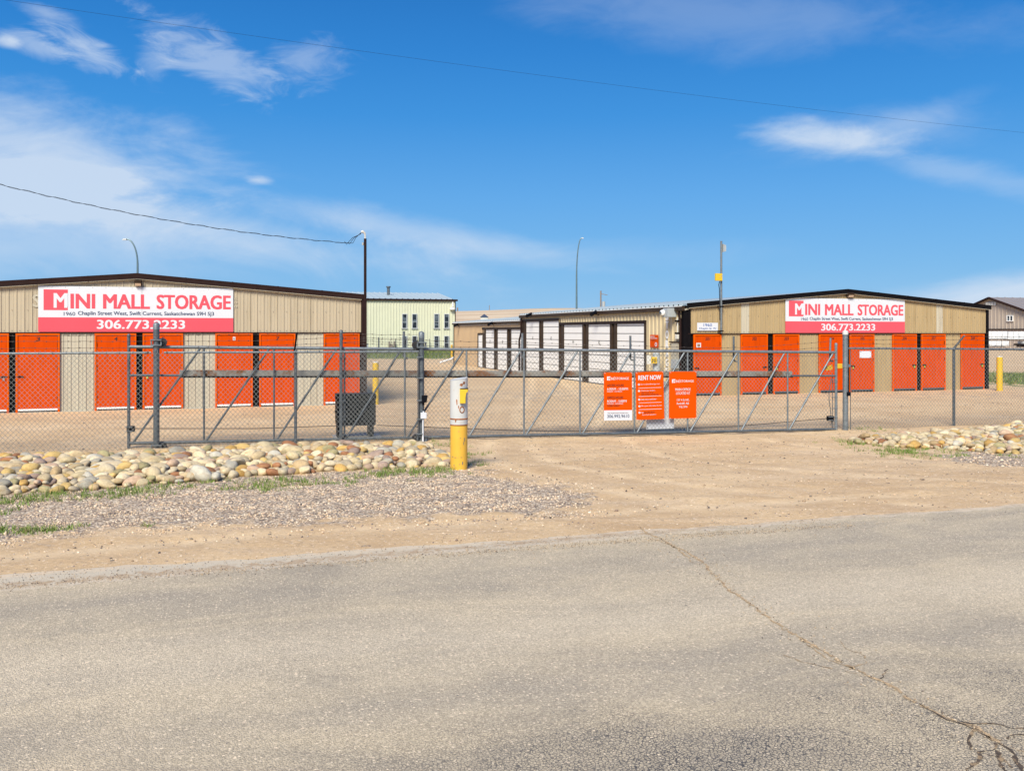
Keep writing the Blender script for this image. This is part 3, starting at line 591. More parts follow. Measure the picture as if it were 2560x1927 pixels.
# grit washed along the road crack and the gutter
cp = []; mp_ = [G(*p) for p in main]
for a, b in zip(mp_[:-1], mp_[1:]):
    L_ = (b-a).length
    for k in range(int(L_*170)): q = a.lerp(b, random.random()); sp_ = .022 if random.random() < .55 else .16; cp.append((q.x+random.gauss(0, sp_), q.y+random.gauss(0, sp_)))
for k in range(6500):
    q = ROAD_A.lerp(ROAD_B, random.uniform(-.1, .75)**1.0 if random.random() < .9 else random.random()); off = random.gauss(.42, .06) if random.random() < .6 else abs(random.gauss(0, .28)); cp.append((q.x+math.sin(ra)*off, q.y-math.cos(ra)*off))
cp = np.array(cp); m_ = len(cp); s_ = .0018+.0045*rng.random(m_)**2
o = merged('road_grit', pv, pf, np.concatenate([cp, np.full((m_, 1), .014)], 1), np.stack([np.zeros(m_), np.zeros(m_), rng.uniform(0, 6.28, m_)], -1), np.stack([s_*1.3, s_, s_*.6], -1), np.array([(.50, .36, .22), (.38, .27, .17), (.62, .50, .35), (.17, .13, .10), (.10, .085, .07), (.45, .34, .22)])[rng.integers(0, 6, m_)], M['pebble']); tag(o, 'sandy grit collected along the road crack and the pavement edge', 'grit', kind='stuff')
# grass tufts
bv = np.array([(-.5, 0, 0), (.5, 0, 0), (.32, .06, .5), (-.32, .06, .5), (0, .3, 1.0)]); bf = np.array([(0, 1, 2), (0, 2, 3), (3, 2, 4)])
def tufts(name, spots, label):
    P_, S_, Rr, T_ = [], [], [], []
    for (px, py, rx, ry, cnt) in spots:
        c = G(px, py); wx = rx*c.y/F; wy = ry*c.y*c.y/(F*H)
        ncl = max(3, cnt//6)
        cen = np.stack([rng.normal(c.x, wx*.75, ncl), rng.normal(c.y, wy*.75, ncl)], -1)
        for k in range(cnt*2):
            q = cen[rng.integers(ncl)]; x, y = q[0]+rng.normal(0, .04), q[1]+rng.normal(0, .035)
            P_.append((x, y, float(gz(x, y))-.004)); h = rng.uniform(.03, .085)*(1+.7*(rng.random() < .15)); S_.append((rng.uniform(.008, .014), h, h))
            Rr.append((rng.uniform(-.7, .5), rng.uniform(-.5, .5), rng.uniform(0, 6.28))); g_ = rng.uniform(.7, 1.3); T_.append(np.array((.12, .20, .025))*g_ if rng.random() < .68 else np.array((.30, .28, .12)))
    o = merged(name, bv, bf, np.array(P_), np.array(Rr), np.array(S_), np.array(T_), M['blade']); tag(o, label, 'grass', kind='stuff')
tufts('grass_tufts', [(30, 1250, 60, 12, 60), (100, 1247, 70, 14, 300), (170, 1238, 40, 8, 120), (250, 1243, 60, 10, 130), (320, 1230, 40, 8, 90), (380, 1225, 60, 10, 140), (440, 1218, 60, 12, 110), (520, 1210, 60, 10, 80),
      (650, 1215, 60, 12, 260), (700, 1203, 40, 8, 120), (760, 1208, 40, 8, 150), (850, 1205, 40, 8, 90), (900, 1190, 50, 8, 80), (990, 1182, 70, 12, 260), (1060, 1176, 60, 10, 240), (1110, 1180, 40, 8, 110),
      (1180, 1160, 20, 6, 60), (1175, 1130, 30, 9, 80), (1105, 1107, 40, 8, 140), (60, 1330, 45, 5, 150), (110, 1328, 20, 4, 60), (5, 1325, 15, 7, 60), (160, 1322, 25, 5, 50), (3, 1287, 10, 6, 30), (360, 1318, 12, 5, 20), (300, 1240, 60, 9, 60), (10, 1262, 20, 6, 50)],
      'short green grass and weeds along the front of the left rock bed')
tufts('grass_tufts', [(2140, 1093, 50, 7, 90), (2190, 1095, 40, 6, 140), (2235, 1106, 35, 7, 170), (2265, 1116, 45, 8, 260), (2340, 1108, 40, 6, 80), (2380, 1112, 30, 6, 70), (2160, 1105, 30, 5, 30), (2190, 1060, 40, 4, 70), (2320, 1125, 40, 8, 40), (2400, 1124, 40, 8, 40), (2200, 1116, 30, 6, 25), (2515, 1124, 20, 5, 30), (2100, 1082, 20, 5, 30)],
      'short green grass and weeds around the right rock bed')
def tall(name, x0, x1, y0, y1, n_, h0, h1, label):
    m = n_; a = np.stack([rng.uniform(x0, x1, m), rng.uniform(y0, y1, m)], -1); h = rng.uniform(h0, h1, m)
    g_ = rng.uniform(.6, 1.3, (m, 1)); T_ = np.where(rng.random((m, 1)) < .7, np.array([[.10, .155, .03]]), np.array([[.26, .26, .10]]))*g_
    o = merged(name, bv, bf, np.concatenate([a, np.zeros((m, 1))], 1), np.stack([rng.uniform(-.3, .3, m), rng.uniform(-.3, .3, m), rng.uniform(0, 6.28, m)], -1), np.stack([rng.uniform(.02, .05, m), h, h], -1), T_, M['blade']); tag(o, label, 'grass', kind='stuff')
tall('tall_grass', -24, -4.6, 73, 96, 9000, .2, .75, 'rough green grass in front of the pale green shed')
tall('tall_grass', 20.5, 32, 37, 47, 9000, .06, .22, 'green grass strip beyond the right yellow bollard')

# ------------------------------------------------------------------ text
TCACHE = {}
def text_verts(s, bold=0.0, sx=1.0):
    """filled letter outlines in the xy plane; weight comes from slightly shifted copies, each a hair prouder (third value)"""
    if s not in TCACHE: TCACHE[s] = text_base(s)
    v, f = TCACHE[s]
    if bold <= 0: return [(p[0], p[1], 0) for p in v], f
    V_, F_ = [], []
    for i, (dx, dy) in enumerate(((0, 0), (-1, .4), (1, -.4), (-1, -.4), (1, .4))):
        k = len(V_); V_ += [(p[0]+dx*bold, p[1]+dy*bold, i*.0003) for p in v]; F_ += [tuple(k+q for q in g) for g in f]
    return V_, F_
def text_base(s, bold=0.0, sx=1.0):
    cu = bpy.data.curves.new('t', 'FONT'); cu.body = s; cu.offset = bold; cu.size = 1; cu.resolution_u = 3; cu.space_character = sx; cu.space_line = 1.0
    ob = bpy.data.objects.new('t', cu); COL.objects.link(ob); dg = bpy.context.evaluated_depsgraph_get(); dg.update()
    me = bpy.data.meshes.new_from_object(ob.evaluated_get(dg)); v = [tuple(p.co) for p in me.vertices]; f = [tuple(p.vertices) for p in me.polygons]
    bpy.data.objects.remove(ob); bpy.data.curves.remove(cu); bpy.data.meshes.remove(me); return v, f
def put_text(mb, fr, s, a0, a1, z0, z1, n, bold=0.012, shear=0, skew=0.0, desc=False):
    """letters fitted into [a0,a1]x[z0,z1] on the frame's plane, n proud of it"""
    v, f = text_verts(s, bold); X_ = [p[0] for p in v]; Y_ = [p[1] for p in v]; x0, x1, y0, y1 = min(X_), max(X_), min(Y_), max(Y_)
    vs = []
    for p in v:
        t = (p[0]-x0)/(x1-x0); q = (p[1]-y0)/(y1-y0); vs.append(fr.w(a0+(a1-a0)*t+shear*q, n+p[2], z0+(z1-z0)*q+skew*t))
    k = len(vs); th = .002; mb.add(vs, f)
    return mb

# ------------------------------------------------------------------ storage buildings
TH = R(17.8); P0 = G(40, 1032); FA = Frame((P0.x, P0.y), TH)     # the common front of both orange-door buildings
FU, FV = FA.u, -FA.n
def corr(mb, fr, a0, a1, z0, ztop, pitch=.19, d=.022, n=0.0, ph=0.0, minor=True, flip=1):
    """ribbed steel siding between a0..a1; ztop is a number or a function of a"""
    zt = ztop if callable(ztop) else (lambda a: ztop); zb = z0 if callable(z0) else (lambda a: z0)
    prof = [(0, 0), (.68, 0), (.76, 1), (.92, 1), (1, 0)] if not minor else [(0, 0), (.36, 0), (.40, .3), (.46, .3), (.50, 0), (.80, 0), (.85, 1), (.95, 1), (1, 0)]
    k0 = math.floor((a0-ph)/pitch); cols = []
    k = k0
    while ph+k*pitch < a1:
        for t, h in prof[:-1]:
            a = ph+(k+t)*pitch
            if a0 <= a <= a1: cols.append((a, h*d))
        k += 1
    cols = [(a0, 0)]+cols+[(a1, 0)]
    for (a, h), (b, g) in zip(cols[:-1], cols[1:]):
        if b-a < 1e-5: continue
        q = [fr.w(a, n+h, zb(a)), fr.w(b, n+g, zb(b)), fr.w(b, n+g, zt(b)), fr.w(a, n+h, zt(a))]
        mb.quad(*q)
    return mb
def screws(mb, fr, a0, a1, z, st, n=.025):
    a = a0
    while a < a1: fr.box(mb, a-.007, a+.007, n-.006, n+.006, z-.007, z+.007); a += st

def orange_door(bld, fr, a0, a1, z0, z1, num, hinge, lockcol, sweep=True, style=0, labelcol=None):
    """steel door: frame, leaf, hinges, latch with padlock, hand-painted number"""
    fw = .05; mb = MB()
    fr.box(mb, a0, a0+fw, .0, .055, z0, z1); fr.box(mb, a1-fw, a1, .0, .055, z0, z1); fr.box(mb, a0+fw, a1-fw, .0, .055, z1-fw, z1)
    d = MB(); fr.box(d, a0+fw+.008, a1-fw-.008, .0, .034, z0+.10, z1-fw-.008)
    leaf = d.build('door', M['orange'], bld, bevel=.004, label=f'orange steel door marked {num}' if num else 'orange steel door')
    mb.build('door_frame', M['orange2'], leaf, bevel=.003)
    s_ = MB(); fr.box(s_, a0+fw+.004, a1-fw-.004, .02, .042, z0+.05, z0+.10)
    if sweep: s_.build('door_sweep', M['white'], leaf)
    else: s_.build('door_sweep', M['galvdark'], leaf)
    g = MB(); fr.box(g, a0+fw, a1-fw, -.02, .02, z0-.0, z0+.05); g.build('threshold', M['void'], leaf)
    hx_ = a0+fw+.004 if hinge == 'L' else a1-fw-.004
    for hz in (z1-.32, (z0+z1)/2+.12, z0+.38):
        h = MB(); h.tube(fr.w(hx_, .045, hz-.055), fr.w(hx_, .045, hz+.055), .011, n=6); h.build('hinge', M['black'], leaf)
    lx = a1-fw-.02 if hinge == 'L' else a0+fw+.02; sg = -1 if hinge == 'L' else 1; lz = z0+(z1-z0)*.455
    b = MB(); b.tube(fr.w(lx-sg*.06, .06, lz), fr.w(lx+sg*.14, .06, lz), .010, n=6); fr.box(b, min(lx, lx+sg*.11), max(lx, lx+sg*.11), .034, .052, lz-.022, lz+.022); b.tube(fr.w(lx+sg*.09, .06, lz), fr.w(lx+sg*.12, .085, lz-.05), .008, n=6)
    b.build('latch', M['black'], leaf)
    if lockcol:
        p = MB(); fr.box(p, lx+sg*.05-.021, lx+sg*.05+.021, .058, .082, lz-.095, lz-.045); p.path([fr.w(lx+sg*.05-.013, .07, lz-.05), fr.w(lx+sg*.05-.013, .07, lz-.015), fr.w(lx+sg*.05, .07, lz-.003), fr.w(lx+sg*.05+.013, .07, lz-.015), fr.w(lx+sg*.05+.013, .07, lz-.05)], .004, 5)
        p.build('padlock', M[lockcol], leaf)
    if num:
        t = MB(); c = (a0+a1)/2; wd = (.095 if len(num) == 1 else .062*len(num))
        if style == 1:
            pl = MB(); fr.box(pl, c-.035, c+.035, .034, .038, z1-.20, z1-.10); pl.build('number_plate', M['signwhite'], leaf)
            put_text(t, fr, num, c-.02, c+.02, z1-.19, z1-.11, .041, .0)
        else: put_text(t, fr, num, c-wd/2, c+wd/2, z1-.205, z1-.10, .0365, .016, shear=.014)
        t.build('door_number', M['ink'], leaf)
    return leaf

def gable_building(name, label, fr, a0, a1, apex, zl, za, zr, depth, zdoor, spans, gaps, wallmat, lowmat, fascia, ph=0, pal=(), minor=True, pitch=.19, drop=0, topseam=True):
    base = fr.w(apex, -.2, 0); bld = thing(name, base, label, 'storage building')
    def zt(a): return za+(zl-za)*(apex-a)/(apex-a0) if a < apex else za+(zr-za)*(a-apex)/(a1-apex)
    # upper siding
    up = MB(); segs = []; cur = a0
    for p0, p1 in pal: segs.append((cur, p0, 0)); segs.append((p0, p1, 1)); cur = p1
    segs.append((cur, a1, 0)); pb = MB()
    for s0, s1, k in segs:
        pb = MB(); corr(pb if k else up, fr, s0, s1, zdoor, zt, pitch, .02, ph=ph, minor=minor)
        if k: pb.build('wall_panel', M['tanpale'], bld, label='faded replacement siding panel')
    up.build('wall', wallmat, bld)
    for i, (s0, s1) in enumerate(spans):
        lo = MB(); corr(lo, fr, s0, s1, -.05, zdoor+.0, pitch, .02, n=-.012, ph=ph, minor=minor); lo.build('wall', lowmat, bld)
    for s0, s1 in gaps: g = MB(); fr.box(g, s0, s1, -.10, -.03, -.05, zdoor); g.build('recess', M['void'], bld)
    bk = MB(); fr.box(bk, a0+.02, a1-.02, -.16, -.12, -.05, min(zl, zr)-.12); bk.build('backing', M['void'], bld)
    tr = MB(); fr.box(tr, a0, a1, .02, .034, zdoor-.018, zdoor+.012); tr.build('header_trim', M['brown'], bld)
    sw = MB(); screws(sw, fr, a0+.1, a1-.1, zdoor+.06, pitch, .012); screws(sw, fr, a0+.1, a1-.1, zdoor+.62, pitch*2, .022)
    sw.build('screw_row', M['wood'], bld)
    # side walls and back wall
    for e, (aa, zz) in enumerate(((a0, zl), (a1, zr))):
        sb = MB(); f2 = Frame((fr.w(aa, 0, 0).x, fr.w(aa, 0, 0).y), math.atan2(-FA.n.y, -FA.n.x))
        k = 1 if e else -1
        f2.n = fr.u*k
        if not (e == 0 and drop): corr(sb, f2, .0, depth, -.05, zz-.02, .3, .025, minor=False); sb.build('side_wall', M['tanside'], bld)
    bw = MB(); bw.poly([fr.w(a0, -depth, -.05), fr.w(a1, -depth, -.05), fr.w(a1, -depth, zr), fr.w(apex, -depth, za), fr.w(a0, -depth, zl)]); bw.build('back_wall', wallmat, bld)
    # roof slabs with standing ribs
    rf = MB(); oh = .10
    for (s0, z0_, s1, z1_) in ((a0-.06, zt(a0)+.0, apex, za), (apex, za, a1+.06, zt(a1))):
        rf.box8([fr.w(s0, oh-.02, z0_+.02), fr.w(s1, oh-.02, z1_+.02), fr.w(s1, -depth-.1, z1_+.02), fr.w(s0, -depth-.1, z0_+.02), fr.w(s0, oh-.02, z0_+.10), fr.w(s1, oh-.02, z1_+.10), fr.w(s1, -depth-.1, z1_+.10), fr.w(s0, -depth-.1, z0_+.10)])
    roof = rf.build('roof', M['roof'], bld)
    fs = MB(); fh = .15
    for (s0, z0_, s1, z1_) in ((a0-.07, zt(a0), apex, za), (apex, za, a1+.07, zt(a1))):
        fs.box8([fr.w(s0, oh-.018, z0_-.035), fr.w(s1, oh-.018, z1_-.035), fr.w(s1, oh+.02, z1_-.035), fr.w(s0, oh+.02, z0_-.035)]+[fr.w(s0, oh-.018, z0_+fh-.03), fr.w(s1, oh-.018, z1_+fh-.03), fr.w(s1, oh+.02, z1_+fh-.03), fr.w(s0, oh+.02, z0_+fh-.03)])
        n_ = 5
        for k in range(1, n_):       # lapped joints in the gable flashing
            t = k/n_; a = s0+(s1-s0)*t; z = z0_+(z1_-z0_)*t; fs.box8([fr.w(a, oh-.019, z-.037), fr.w(a+.04, oh-.019, z-.037), fr.w(a+.04, oh+.024, z-.037), fr.w(a, oh+.024, z-.037), fr.w(a, oh-.019, z+fh-.026), fr.w(a+.04, oh-.019, z+fh-.026), fr.w(a+.04, oh+.024, z+fh-.026), fr.w(a, oh+.024, z+fh-.026)])
    fs.build('fascia', fascia, bld)
    so = MB()
    for (s0, z0_, s1, z1_) in ((a0, zt(a0), apex, za), (apex, za, a1, zt(a1))):
        so.box8([fr.w(s0, 0, z0_-.05), fr.w(s1, 0, z1_-.05), fr.w(s1, oh+.012, z1_-.05), fr.w(s0, oh+.012, z0_-.05), fr.w(s0, 0, z0_-.037), fr.w(s1, 0, z1_-.037), fr.w(s1, oh+.012, z1_-.037), fr.w(s0, oh+.012, z0_-.037)])
    so.build('soffit_trim', M['tanpale'], bld)
    return bld, zt

S = FA.s_of
# ---- left building
zd = 2.17
a_r = S(903); apx = S(343); _, z_ap = FA.sz(343, 694); _, z_r = FA.sz(903, 746); a_l = apx-(a_r-apx)
doorsL = [(S(-80), S(23), '2', 'L', 'greybox', 0), (S(40), S(150), '3', 'R', None, 0), (S(237), S(341), '4', 'L', None, 0), (S(357), S(458), '5', 'R', 'lime', 0),
          (S(538), S(632), '6', 'L', None, 1), (S(648), S(738), '7', 'R', None, 0), (S(809), S(898.5), '8', 'L', None, 0)]
wspansL = [(S(150), S(237)), (S(458), S(538)), (S(738), S(809)), (a_l, S(-80))]
gapsL = [(S(23), S(40)), (S(341), S(357)), (S(632), S(648)), (S(898.5), a_r)]
bL, ztL = gable_building('storage_building', 'low tan storage building with brown roof edge and orange doors numbered 3 to 8', FA, a_l, a_r, apx, z_r, z_ap, z_r, 26, zd, wspansL, gapsL, M['tan'], M['tanpale'], M['brown'], ph=.03)
for a0, a1, num, hg, lk, st in doorsL: orange_door(bL, FA, a0, a1, 0.0, zd-.02, num, hg, lk, True, st)
cb = MB(); FA.box(cb, a_r-.015, a_r+.0, -.1, .0, 0, z_r-.02); FA.box(cb, a_r, a_r+.06, -.12, .03, 0, z_r); cb.build('corner_trim', M['brown'], bL)
sill = MB(); FA.box(sill, a_l, a_r, -.1, .04, -.1, .012); sill.build('concrete_sill', M['conc'], bL)
def wall_light(bld, px, py, wpx, hpx, tilt=0):
    a, z = FA.sz(px, py); wd = wpx*FA.w(a, 0, 0).y/F; hd = hpx*FA.w(a, 0, 0).y/F
    m = MB(); c = FA
    m.box8([c.w(a-wd/2, .02, z-hd/2), c.w(a+wd/2, .02, z-hd/2), c.w(a+wd/2, .14, z-hd/2+.02), c.w(a-wd/2, .14, z-hd/2+.02), c.w(a-wd/2, .02, z+hd/2), c.w(a+wd/2, .02, z+hd/2), c.w(a+wd/2, .20, z+hd*.25), c.w(a-wd/2, .20, z+hd*.25)])
    o = m.build('wall_light', M['brownmid'], bld, bevel=.01)
    g = MB(); g.box8([c.w(a-wd*.4, .05, z-hd/2-.012), c.w(a+wd*.4, .05, z-hd/2-.012), c.w(a+wd*.4, .15, z-hd/2+.0), c.w(a-wd*.4, .15, z-hd/2+.0), c.w(a-wd*.4, .05, z-hd/2+.03), c.w(a+wd*.4, .05, z-hd/2+.03), c.w(a+wd*.4, .185, z-hd*.1), c.w(a-wd*.4, .185, z-hd*.1)])
    g.build('lens', M['lens'], o)
wall_light(bL, 346, 707.5, 17, 15)
# ghost of an older painted sign either side of the banner
gh = MB(); a0, z0 = FA.sz(82, 768); a1, z1 = FA.sz(97, 736); put_text(gh, FA, 'S', a0, a1+.04, z0, z1, .024, .03)
for k, (y0, y1) in enumerate(((743, 750), (753, 760), (763, 770))):
    q0, r0 = FA.sz(585.5, y1); q1, r1 = FA.sz(593, y0); put_text(gh, FA, 'CO0'[k], q0, q1, r0, r1, .024, .02)
gh.build('faded_lettering', M['tanpale'], bL)

# ---- right building
U2 = S(1712); WF = Frame((FA.w(U2, 0, 0).x, FA.w(U2, 0, 0).y), math.atan2(FV.y, FV.x)); WF.n = -FU; v_wing = WF.s_of(1305)
a_l2 = S(1719); a_r2 = S(2469); apx2 = S(2115); _, z2a = FA.sz(2115, 731); _, z2r = FA.sz(2467, 771.5); _, z2l = FA.sz(1722, 767)
zd2 = 2.13
doorsR = [(S(1732.6), S(1802), '201', 'R', None), (S(1851), S(1917.5), '202', 'L', None), (S(1932), S(1996.5), '203', 'R', 'lime'), (S(2046), S(2109), '204', 'L', None), (S(2123), S(2184), '205', 'R', 'lime'),
          (S(2229.6), S(2289.7), '206', 'L', 'lime'), (S(2301.7), S(2361.8), '207', 'R', 'lime'), (S(2401), S(2458.5), '208', 'L', 'lime')]
wspansR = [(S(1802), S(1851)), (S(1996.5), S(2046)), (S(2184), S(2229.6)), (S(2361.8), S(2401))]
gapsR = [(a_l2, S(1732.6)), (S(1917.5), S(1932)), (S(2109), S(2123)), (S(2289.7), S(2301.7)), (S(2458.5), a_r2)]
bR, ztR = gable_building('storage_building', 'ochre storage building with black roof edge and orange doors numbered 201 to 208', FA, a_l2, a_r2, apx2, z2l, z2a, z2r, v_wing-.6, zd2, wspansR, gapsR, M['tan2'], M['tan2'], M['black'],
                         ph=.06, pal=((S(1852), S(1873)), (S(2341), S(2357))), drop=1)
for a0, a1, num, hg, lk in doorsR: orange_door(bR, FA, a0, a1, 0.0, zd2-.025, num, hg, lk, False, 0)
wall_light(bR, 2121, 737, 17, 12)
cb = MB(); FA.box(cb, a_r2-.10, a_r2+.03, -.12, .03, 0, z2r-.02); FA.box(cb, a_l2, S(1726), -.1, .028, 0, z2l); cb.build('corner_trim', M['black'], bR)
# notice on door 201
st = MB(); a0, z0 = FA.sz(1739.5, 869); a1, z1 = FA.sz(1751, 857); FA.box(st, a0, a1, .036, .040, z0, z1); o = st.build('door_notice', M['signwhite'], bR)
st = MB(); FA.box(st, a0+.035, a1-.035, .041, .043, z0+.045, z1-.05); FA.box(st, a0+.02, a1-.02, .041, .043, z1-.03, z1-.018); st.build('notice_print', M['rust'], o)
# white cable looped along the eave from the mast to the side wall
cbm = MB()
for dz in (0, .035):
    pts = [FA.pt(px, py, .06+.02*dz) + Vector((0, 0, -dz)) for px, py in ((1712, 773), (1722, 770), (1733, 765), (1745, 764.5), (1758, 763), (1772, 762.5), (1784, 759.5), (1796, 761), (1801, 764))]
    cbm.path(pts, .012, 6)
cbm.build('eave_cable', M['tanpale'], bR)

# ---- banners
def banner(px0, px1, y0l, y0r, ybl, ybot, label, nx):
    a0, a1 = S(px0, .05), S(px1, .05); zt_ = FA.sz(px0, y0l, .05)[1]; zt2 = FA.sz(px1, y0r, .05)[1]; zb_ = FA.sz(px0, ybot, .05)[1]; zm = FA.sz(px0, ybl, .05)[1]; zt_ = (zt_+zt2)/2
    root = thing('storage_banner', FA.w((a0+a1)/2, .03, zb_), label, 'sign')
    X_ = lambda f: a0+(a1-a0)*f
    p = MB(); am = X_(.517); FA.box(p, a0, am-.003, .03, .05, zm, zt_); FA.box(p, am+.003, a1, .03, .05, zm, zt_); p.build('panel', M['signwhite'], root)
    p = MB(); FA.box(p, a0, am-.003, .03, .051, zb_, zm-.001); FA.box(p, am+.003, a1, .03, .051, zb_, zm-.001); p.build('red_band', M['pink'], root)
    hh = zt_-zb_; Zf = lambda f: zt_-hh*f                 # f: 0 top, 1 bottom
    lg = MB(); FA.box(lg, X_(.026), X_(.144), .05, .054, Zf(.525), Zf(.075)); lg.build('logo_block', M['pink'], root)
    nt_ = MB(); FA.box(nt_, X_(.132), X_(.1445), .0545, .056, Zf(.45), Zf(.155)); put_text(nt_, FA, 'M', X_(.075), X_(.142), Zf(.475), Zf(.155), .057, .03)
    nt_.build('logo_letter', M['signwhite'], root)
    t = MB()
    for s_, f0_, f1_ in (('INI', .157, .280), ('MALL', .319, .558), ('STORAGE', .592, .987)): put_text(t, FA, s_, X_(f0_), X_(f1_), Zf(.487), Zf(.163), .053, .036)
    t.build('lettering', M['pink'], root)
    t = MB(); put_text(t, FA, '1960', X_(.124), X_(.181), Zf(.645), Zf(.565), .053, .008); t.build('number_lettering', M['navy'], root); t = MB(); put_text(t, FA, 'Chaplin Street West, Swift Current, Saskatchewan S9H 5J3', X_(.194), X_(.896), Zf(.655), Zf(.545), .053, .022)
    t.build('address_lettering', M['navy'], root)
    t = MB(); put_text(t, FA, '306.773.2233', X_(.288), X_(.742), Zf(.935), Zf(.735), .054, .026); t.build('phone_lettering', M['signwhite'], root)
    sc_ = MB()
    for k in range(1, nx):
        for zz in (Zf(.025), Zf(.975)): FA.box(sc_, X_(k/nx)-.006, X_(k/nx)+.006, .05, .057, zz-.006, zz+.006)
    sc_.build('screw_row', M['wood'], root)
    return root
banner(95.5, 583, 715.3, 720.5, 793, 829.5, 'large pink and white storage banner on the left building, partly behind the roller post', 15)
banner(1964, 2262, 744, 749.6, 803, 832, 'pink and white storage banner on the right building above doors 204 and 205', 15)

# address plate
a0, z0 = FA.sz(1743, 826.5, .04); a1, z1 = FA.sz(1795, 807, .04)
ap_ = thing('address_sign', FA.w((a0+a1)/2, .03, z0), 'small white plate reading 1960 Chaplin St. W above door 201', 'sign')
p = MB(); FA.box(p, a0, a1, .03, .042, z0, z1); p.build('panel', M['signwhite'], ap_)
hz = z1-z0; wz = a1-a0; t = MB(); put_text(t, FA, '1960', a0+wz*.30, a0+wz*.71, z0+hz*.54, z0+hz*.88, .044, .012); put_text(t, FA, 'Chaplin St. W', a0+wz*.09, a0+wz*.91, z0+hz*.10, z0+hz*.40, .044, .01); t.build('lettering', M['blue'], ap_)

# galvanised mast with yellow box
am_, zm0 = FA.sz(1802, 832, .1); _, zm1 = FA.sz(1802, 603, .1)
mast = thing('antenna_mast', FA.w(am_, .1, zm0), 'slim galvanised mast with yellow box rising from the right building roof', 'mast')
m = MB(); m.tube(FA.w(am_, .13, zm0), FA.w(am_, .13, zm1), .036, n=10); m.build('pole', M['galv'], mast, smooth=True)
m = MB()
for zz in (zm0+.06, zm0+.9): FA.box(m, am_-.09, am_+.07, .03, .17, zz-.02, zz+.02)
m.build('bracket', M['black'], mast)
a0, z0 = FA.sz(1787.5, 702, .2); a1, z1 = FA.sz(1804, 684, .2)
m = MB(); FA.box(m, a0, a1, .175, .26, z0, z1); o = m.build('yellow_box', M['yellow2'], mast, bevel=.01)
m = MB(); m.tube(FA.w(a1-.05, .26, z1-.08), FA.w(a1-.05, .275, z1-.08), .012, n=8); m.tube(FA.w(a1-.10, .26, z0+.12), FA.w(a1-.10, .272, z0+.12), .01, n=8); m.build('bolt', M['greybox'], o)
m = MB(); a0, z0 = FA.sz(1805, 629, .1); a1, z1 = FA.sz(1811, 611, .1); FA.box(m, a0, a0+.03, .06, .2, z0-.02, z1); FA.box(m, a0+.035, a1+.01, .05, .2, z0, z1-.03); m.build('antenna', M['greybox'], mast)
m = MB(); m.path([FA.pt(1799, 703, .2), FA.pt(1797, 712, .2), FA.pt(1798.5, 722, .17), FA.pt(1799.4, 760, .17), FA.pt(1799.4, 800, .17)], .014, 6); m.build('cable', M['cable'], mast)

# ------------------------------------------------------------------ side wing with white overhead doors
U2 = S(1712); WF = Frame((FA.w(U2, 0, 0).x, FA.w(U2, 0, 0).y), math.atan2(FV.y, FV.x)); WF.n = -FU      # s runs away from us, n faces the yard
W = WF.s_of
v0w = .05; v1w = W(1305); zew = WF.sz(1702, 769)[1]; zew2 = WF.sz(1308, 788)[1]; zew = (zew+zew2)/2
wing = thing('storage_building', WF.w(8, -.2, 0), 'long tan storage wing with white overhead doors in dark brown posts', 'storage building')
dA = [(W(1348), W(1315.5), 2.72, 'A2'), (W(1397), W(1358), 2.72, 'A3'), (W(1456), W(1410), 2.52, 'A4'), (W(1525), W(1471), 2.52, 'A5'), (W(1610.6), W(1542.5), 2.52, 'A6')]
def white_door(bld, fr, s0, s1, zh, num, ncol='ink', pan=.30):
    m = MB(); z = .02; prof = []
    while z < zh-.001:
        z2_ = min(z+pan, zh); prof += [(z+.012, .0), (z+.02, .018), (z2_-.02, .018), (z2_-.012, .0)]; z = z2_
    for (za, ha), (zb, hb) in zip(prof[:-1], prof[1:]): m.quad(fr.w(s0, -.03+ha, za), fr.w(s1, -.03+ha, za), fr.w(s1, -.03+hb, zb), fr.w(s0, -.03+hb, zb))
    o = m.build('overhead_door', M['white'], bld, label=f'white overhead door marked {num}')
    g = MB(); z = .02+pan
    while z < zh-.05: fr.box(g, s0, s1, -.031, -.022, z-.007, z+.007); z += pan
    g.build('panel_seam', M['brownmid'], o)
    t = MB(); c = (s0+s1)/2; put_text(t, Mirror(fr), num, -c-.10, -c+.10, zh*.66, zh*.66+.17, -.008, .0); t.build('door_number', M['cable'], o)
    h = MB(); fr.box(h, s0, s1, -.028, -.008, .0, .05); h.build('bottom_seal', M['galvdark'], o)
    return o
class Mirror:      # text on a frame whose s runs right-to-left as seen
    def __init__(s, fr): s.fr = fr
    def w(s, a, n, z): return s.fr.w(-a, n, z)
for s0, s1, zh, num in dA: white_door(wing, WF, s0, s1, zh, num)
wm = MB(); hA = 2.80; hB = 2.60; sC = W(1399)
corr(wm, WF, v0w, W(1616), -.05, zew, .3, .035, minor=False)
corr(wm, WF, W(1616), sC, hB, zew, .3, .035, minor=False)
corr(wm, WF, sC, v1w, hA, zew, .3, .035, minor=False); wm.build('wall', M['tanside'], wing)
posts = MB()
edges = [W(1614.5)]
for (lo, hi, h_) in ((W(1616), W(1611), hB), (W(1541.5), W(1536), hB), (W(1530.5), W(1525.5), hB), (W(1470.5), W(1465.5), hB), (W(1461), W(1456.5), hB), (W(1409.5), W(1404), hB), (W(1401), W(1397.5), hA), (W(1357.5), W(1354), hA), (W(1351), W(1348.5), hA), (W(1315), W(1306), hA)):
    posts = MB(); WF.box(posts, min(lo, hi), max(lo, hi), -.06, .02, 0, h_); posts.build('door_post', M['brownmid'], wing)
hd = MB(); WF.box(hd, W(1616), sC, -.12, .05, hB-.08, hB+.02); WF.box(hd, sC, v1w, -.12, .05, hA-.08, hA+.02); hd.build('door_header', M['brown'], wing)
